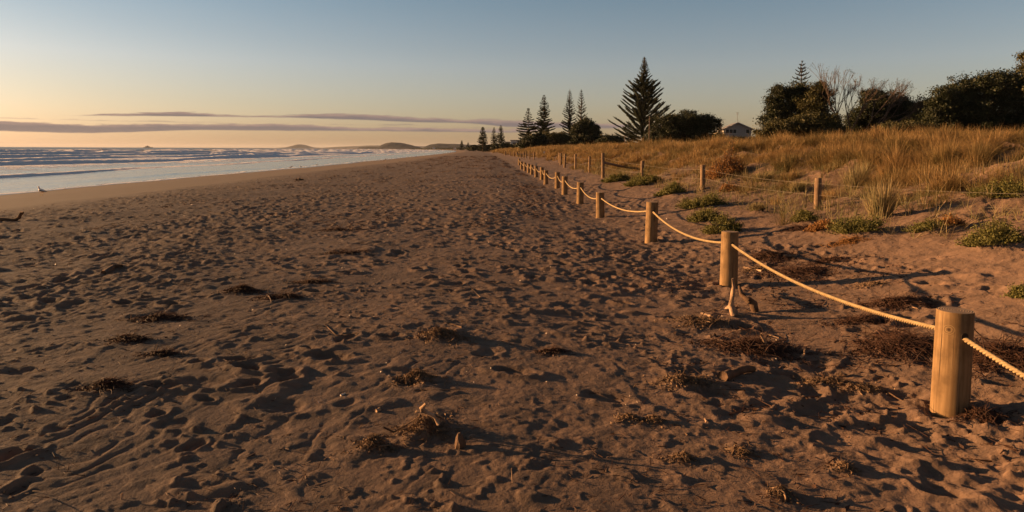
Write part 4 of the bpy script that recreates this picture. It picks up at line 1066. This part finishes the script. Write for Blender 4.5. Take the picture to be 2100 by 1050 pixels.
# far scrub along the dune edge, each bush a thing
fb = [(975,303,10,5,420),(1000,303,16,5,360),(1022,302,12,6,340),(1040,300,12,5,300),(968,305,8,3,520),(1062,303,12,4,240),(1078,301,12,4,200)]
fl = ['leftmost remote bush under the far pines', 'bush at the foot of the far pine trio, left part', 'bush at the foot of the far pine trio, right part', 'bush beside the white flat roofed house', 'tiny remote bush closest to the hills', 'low bush in front of the white house', 'low bush right of the white house']
for (px, py, rx, ry, D), lb in zip(fb, fl):
    broad(px, D, [(px-rx*.4, py, rx*.7, ry), (px+rx*.4, py+.5, rx*.7, ry*.8), (px, py-ry*.4, rx*.5, ry*.6)], LD, lb, .5+.0006*D, .25, 'coastal_bush', 'bush', trunks=1, grp='remote bushes along the dune')
# a continuous far mass of shore scrub
def mass():
    n = 9000; Y = 380+2600*rng.random(n)**1.6; u = 6+ (30+Y*.03)*rng.random(n); X = u-shift_d(Y); h = (1.2+2.2*ss(-.3, .5, fbm(X/25, Y/60, 3)))*rng.random(n)
    return leaves(np.stack([X, Y, gzv(X, Y)+h], 1), 1.3+.0009*Y, .7)
tag(link('shore_scrub', *mass(), M['leafdark']), 'far off dark scrub massed behind the distant beach', 'scrub', kind='stuff')

# ------------------------------------------------------------------ houses, poles
M['wall'] = simple('weatherboard', (.26, .25, .235), .8, .06, 3); M['wall_lit'] = simple('cream_sunlit_wall', (.34, .28, .19), .8, .06, 3)  # second wall copy is warmer and lighter: sunlight painted into its colour
M['roof'] = simple('metal_roof', (.20, .20, .20), .6, .1, 2); M['glass'] = simple('window_glass', (.02, .025, .03), .12, .1, 2, spec=.6)
def house():
    D = 150; m_ = D/FPX
    xl, xr = at(1486, 262, D).x, at(1540, 262, D).x; xc = (xl+xr)/2; W_ = xr-xl; ze = at(1500, 264, D).z; zr = at(1513, 251, D).z; zb = at(1500, 284, D).z-1.5
    e = empty('gabled_house', (xc, D, zb), 'pale gabled house with dark windows behind the dune grass', 'house')
    e.rotation_euler.z = R(-9)
    w2 = W_/2; dp = 9.0; he = ze-zb; hr = zr-zb-.12
    V = [(-w2, 0, 0), (w2, 0, 0), (w2, 0, he), (0, 0, hr), (-w2, 0, he)]; V += [(x, dp, z) for x, _, z in V]
    link('wall', V, [(0, 1, 2, 3, 4), (9, 8, 7, 6, 5), (1, 6, 7, 2), (0, 4, 9, 5), (0, 5, 6, 1)], M['wall'], e)
    ov = .55; sl = (hr-he)/w2; mb = MB()
    for s_ in (-1, 1):
        a = (0, -ov, hr+.02); b = (s_*(w2+ov), -ov, he-sl*ov+.02); T_ = .14
        P_ = [a, b, (b[0], dp+ov, b[2]), (0, dp+ov, a[2])]; Q_ = [(x, y, z+T_) for x, y, z in P_]
        F = [(0, 1, 2, 3), (7, 6, 5, 4), (0, 4, 5, 1), (1, 5, 6, 2), (2, 6, 7, 3), (3, 7, 4, 0)]
        mb.add(P_+Q_, F)
    rf_ = mb.build('roof', M['roof'], e)
    mb = MB()
    for s_ in (-1, 1):
        mb.tube([(0, -ov-.03, hr+.05), (s_*(w2+ov), -ov-.03, he-sl*ov+.05)], .09, 4)
    mb.build('bargeboard', M['white'], rf_)
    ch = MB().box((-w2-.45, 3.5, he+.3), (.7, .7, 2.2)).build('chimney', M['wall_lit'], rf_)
    def win(x0, x1, z0, z1, n, nm='window'):
        f = MB(); fw = .07
        f.box(((x0+x1)/2, -.04, z0-.03), (x1-x0+.16, .09, .06)); f.box(((x0+x1)/2, -.04, z1+.03), (x1-x0+.16, .09, .06))
        for i in range(n+1):
            f.box((x0+(x1-x0)*i/n, -.04, (z0+z1)/2), (fw, .09, z1-z0))
        fr_ = f.build(nm, M['white'], e); g = MB().box(((x0+x1)/2, -.01, (z0+z1)/2), (x1-x0-.02, .03, z1-z0-.01)); g.build('pane', M['glass'], fr_)
    k = W_/54.
    win(-w2+3*k, -w2+25*k, he-.7*10*k*1.3, he-.15*8*k, 3)
    win(w2-11*k, w2-3.5*k, he-.7*10*k*1.3, he-.15*8*k, 1)
    # side extension on the lit left side
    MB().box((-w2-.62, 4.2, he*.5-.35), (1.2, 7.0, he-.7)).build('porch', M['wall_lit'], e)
    g = MB()
    for yy in (1.6, 3.4, 5.2): g.box((-w2-1.235, yy, he-1.6), (.03, 1.0, 1.1))
    g.build('side_window', M['glass'], e)
    an = MB(); ax, ay = 0.05, 1.2; zt = at(1513, 230, D).z-zb
    an.tube([(ax, ay, hr), (ax, ay, zt)], .035, 5)
    for dx in (-.75, .75): an.tube([(ax+dx, ay, hr-.2), (ax, ay, hr+(zt-hr)*.45)], .012, 3)
    an.tube([(ax-.35, ay, zt-.05), (ax+.35, ay, zt-.05)], .03, 4); an.tube([(ax-.3, ay, zt-.35), (ax+.3, ay, zt-.35)], .03, 4)
    for dx in (-.3, 0, .3): an.tube([(ax+dx, ay-.4, zt-.05), (ax+dx, ay+.4, zt-.05)], .02, 4)
    an.build('antenna', M['wire'], rf_)
house()
def boxhouse(name, px0, px1, py0, py1, D, label, wallm, win=True, dp=8, roofm=None):
    a = at(px0, py1, D); b = at(px1, py0, D); W_ = b.x-a.x; zb = a.z-2.0; H_ = b.z-zb
    e = empty(name, ((a.x+b.x)/2, D, zb), label, 'house', 'houses seen far along the dune')
    MB().box((0, dp/2, H_/2), (W_, dp, H_)).build('wall', wallm, e)
    MB().box((0, dp/2, H_+.16), (W_+.8, dp+.8, .3)).build('roof', roofm or M['roof'], e)
    if win:
        for fx in (-.22, .18):
            w1 = MB().box((W_*fx, -.03, H_-1.5), (W_*.26, .06, 1.4)).build('window', M['glass'], e)
            MB().box((W_*fx, -.07, H_-1.5), (.10, .05, 1.4)).build('mullion', M['white'], w1)
        MB().box((-W_/2-.03, dp*.5, H_-1.5), (.06, dp*.3, 1.2)).build('window', M['glass'], e)
    return e
boxhouse('flat_house', 1048, 1071, 288.5, 300, 300, 'white flat roofed house left of the low dark thicket', M['white'])
boxhouse('beach_house', 1036, 1047, 292, 300, 330, 'small pale house left of the white flat roofed one', M['wall_lit'])
boxhouse('beach_house', 974, 981, 299.5, 304, 600, 'tiny pale house glimpsed left of the far pine trio', M['wall_lit'], False)
boxhouse('beach_house', 930, 934, 302.5, 305.2, 1200, 'remote pale cottage below the dark hill', M['white'], False, 12)
boxhouse('beach_house', 887, 891, 302.2, 304.6, 2000, 'remotest pale cottage below the dark hill, left', M['white'], False, 20)
v = at(1331, 300, 95); mb = MB(); z0 = float(gz(v.x, 95)); zt = at(1331, 238, 95).z; mb.tube([(0, 0, -.3), (0, 0, zt-z0-.3), (0, 0, zt-z0)], [.09, .07, .05], 8)
pe = empty('utility_pole', (v.x, 95, z0), 'tall thin pale pole standing in front of the largest pine', 'pole'); mb.build('shaft', M['barkpale'], pe); MB().box((0, 0, zt-z0-.02), (.17, .17, .08)).build('cap', M['wire'], pe)
v = at(1281, 290, 130); z0 = float(gz(v.x, 130)); zt = at(1281, 278, 130).z
o = empty('lamp_post', (v.x, 130, z0), 'short post with a small arm left of the largest pine', 'pole'); MB().tube([(0, 0, 0), (0, 0, zt-z0)], .06, 6).build('shaft', M['barkpale'], o); MB().tube([(0, 0, zt-z0-.05), (.35, 0, zt-z0+.02)], .04, 5).build('arm', M['barkpale'], o)

# ------------------------------------------------------------------ ship
def ship():
    D = 5200; c = at(304, 309.5, D); c.z = SEA; k = D/FPX
    e = empty('ship', c, 'small grey ship silhouetted on the left horizon', 'ship'); e.rotation_euler.z = R(4)
    L_ = 9.5*k; V = []
    st_ = [(-1, .5, .0), (-.8, .9, .0), (0, 1, 0), (.6, .8, .1), (1.0, .04, .35)]
    for (x, b, s) in st_:
        B = 1.6*k*b
        V += [(x*L_, -B*.6, -1), (x*L_, -B, 1.3*k+s*k*.8), (x*L_, B, 1.3*k+s*k*.8), (x*L_, B*.6, -1)]
    F = [(i*4+j, i*4+j+1, (i+1)*4+j+1, (i+1)*4+j) for i in range(4) for j in range(3)]+[(0, 3, 2, 1), (16, 17, 18, 19)]
    M['ship'] = simple('ship_paint', (.12, .12, .13), .6, .1, .1)
    link('hull', V, F, M['ship'], e)
    MB().box((-L_*.15, 0, 2.2*k), (L_*.9, 2.2*k, 1.6*k)).build('superstructure', M['ship'], e)
    MB().box((-L_*.12, 0, 3.4*k), (L_*.35, 1.6*k, 1.0*k)).build('bridge', M['ship'], e)
    MB().tube([(-L_*.1, 0, 3.6*k), (-L_*.1, 0, 5.4*k)], [.5*k, .2*k], 8).build('mast', M['ship'], e)
ship()

# ------------------------------------------------------------------ birds
M['gull'] = simple('white_plumage', (.72, .70, .66), .8, .05, 20); M['gullgrey'] = simple('dark_wing', (.07, .07, .08), .8, .1, 20); M['beak'] = simple('yellow_beak', (.5, .3, .05), .5)
def gull(px, py, s, label, rz=0, z=None):
    c = G(px, py)
    if c.z < SEA: c.z = SEA
    e = empty('gull', c, label, 'gull', 'gulls at the water edge', rz)
    prof = [(-.20, .012, .16), (-.13, .045, .175), (-.05, .07, .19), (.04, .072, .21), (.10, .052, .245), (.125, .034, .29), (.135, .030, .325), (.150, .034, .350), (.170, .024, .360), (.185, .008, .357)]
    mb = MB(); mb.tube([(x*s, 0, z_*s) for x, r_, z_ in prof], [r_*s for x, r_, z_ in prof], 12); b = mb.build('body', M['gull'], e, True)
    for sy in (-1, 1):
        V = [(.07, .062, .24), (.0, .080, .235), (-.12, .060, .205), (-.27, .018, .160), (-.12, .055, .165), (.03, .078, .175)]
        V = [(x*s, sy*y*s, z_*s) for x, y, z_ in V]; V2 = [(x, y+sy*.012*s, z_) for x, y, z_ in V]
        F = [(0, 1, 2, 3, 4, 5), (11, 10, 9, 8, 7, 6)]+[(i, (i+1) % 6, 6+(i+1) % 6, 6+i) for i in range(6)]
        link('wing', V+V2, F, M['gullgrey'], e)
        MB().tube([(.02*s, sy*.03*s, .15*s), (.015*s, sy*.03*s, .08*s), (.02*s, sy*.03*s, 0), (.055*s, sy*.035*s, 0)], [.009*s, .007*s, .006*s, .005*s], 5).build('leg', M['beak'], e)
    MB().tube([(.18*s, 0, .357*s), (.215*s, 0, .352*s), (.228*s, 0, .343*s)], [.010*s, .008*s, .002*s], 6).build('beak', M['beak'], e)
gull(86, 401, 1.0, 'large gull standing in the shallow wash at the far left', R(165))
gull(597, 346, 1.0, 'small distant gull, left of the three near the middle waterline', R(20))
gull(617, 345, .8, 'small distant gull, middle one near the waterline', R(170))
gull(650, 340, .8, 'small distant gull, right of the three near the waterline', R(10))
gull(790, 331, 1.3, 'remote lone gull farther along the waterline', R(30))

# ------------------------------------------------------------------ haze
hz_m = bpy.data.materials.new('haze'); hz_m.use_nodes = True; nt = hz_m.node_tree; nt.nodes.clear()
ho = nt.nodes.new('ShaderNodeOutputMaterial'); pv = nt.nodes.new('ShaderNodeVolumePrincipled')
pv.inputs['Density'].default_value = 2.6e-5; pv.inputs['Color'].default_value = (.72, .78, .88, 1); pv.inputs['Anisotropy'].default_value = .1
nt.links.new(pv.outputs[0], ho.inputs['Volume'])
o = MB().box((0, 0, 58), (31000*2, 31000*2, 130)).build('haze', hz_m); o['kind'] = 'stuff'

# ------------------------------------------------------------------ render settings
sc.render.engine = 'CYCLES'
cy = sc.cycles; cy.use_denoising = True; cy.max_bounces = 6; cy.diffuse_bounces = 3; cy.glossy_bounces = 3; cy.transmission_bounces = 3; cy.volume_bounces = 0
cy.transparent_max_bounces = 8; cy.sample_clamp_indirect = 4
try: cy.denoiser = 'OPENIMAGEDENOISE'; cy.denoising_prefilter = 'ACCURATE'
except Exception: pass
sc.view_settings.view_transform = 'Standard'; sc.view_settings.look = 'None'; sc.view_settings.gamma = 1.0; sc.view_settings.exposure = 1.45
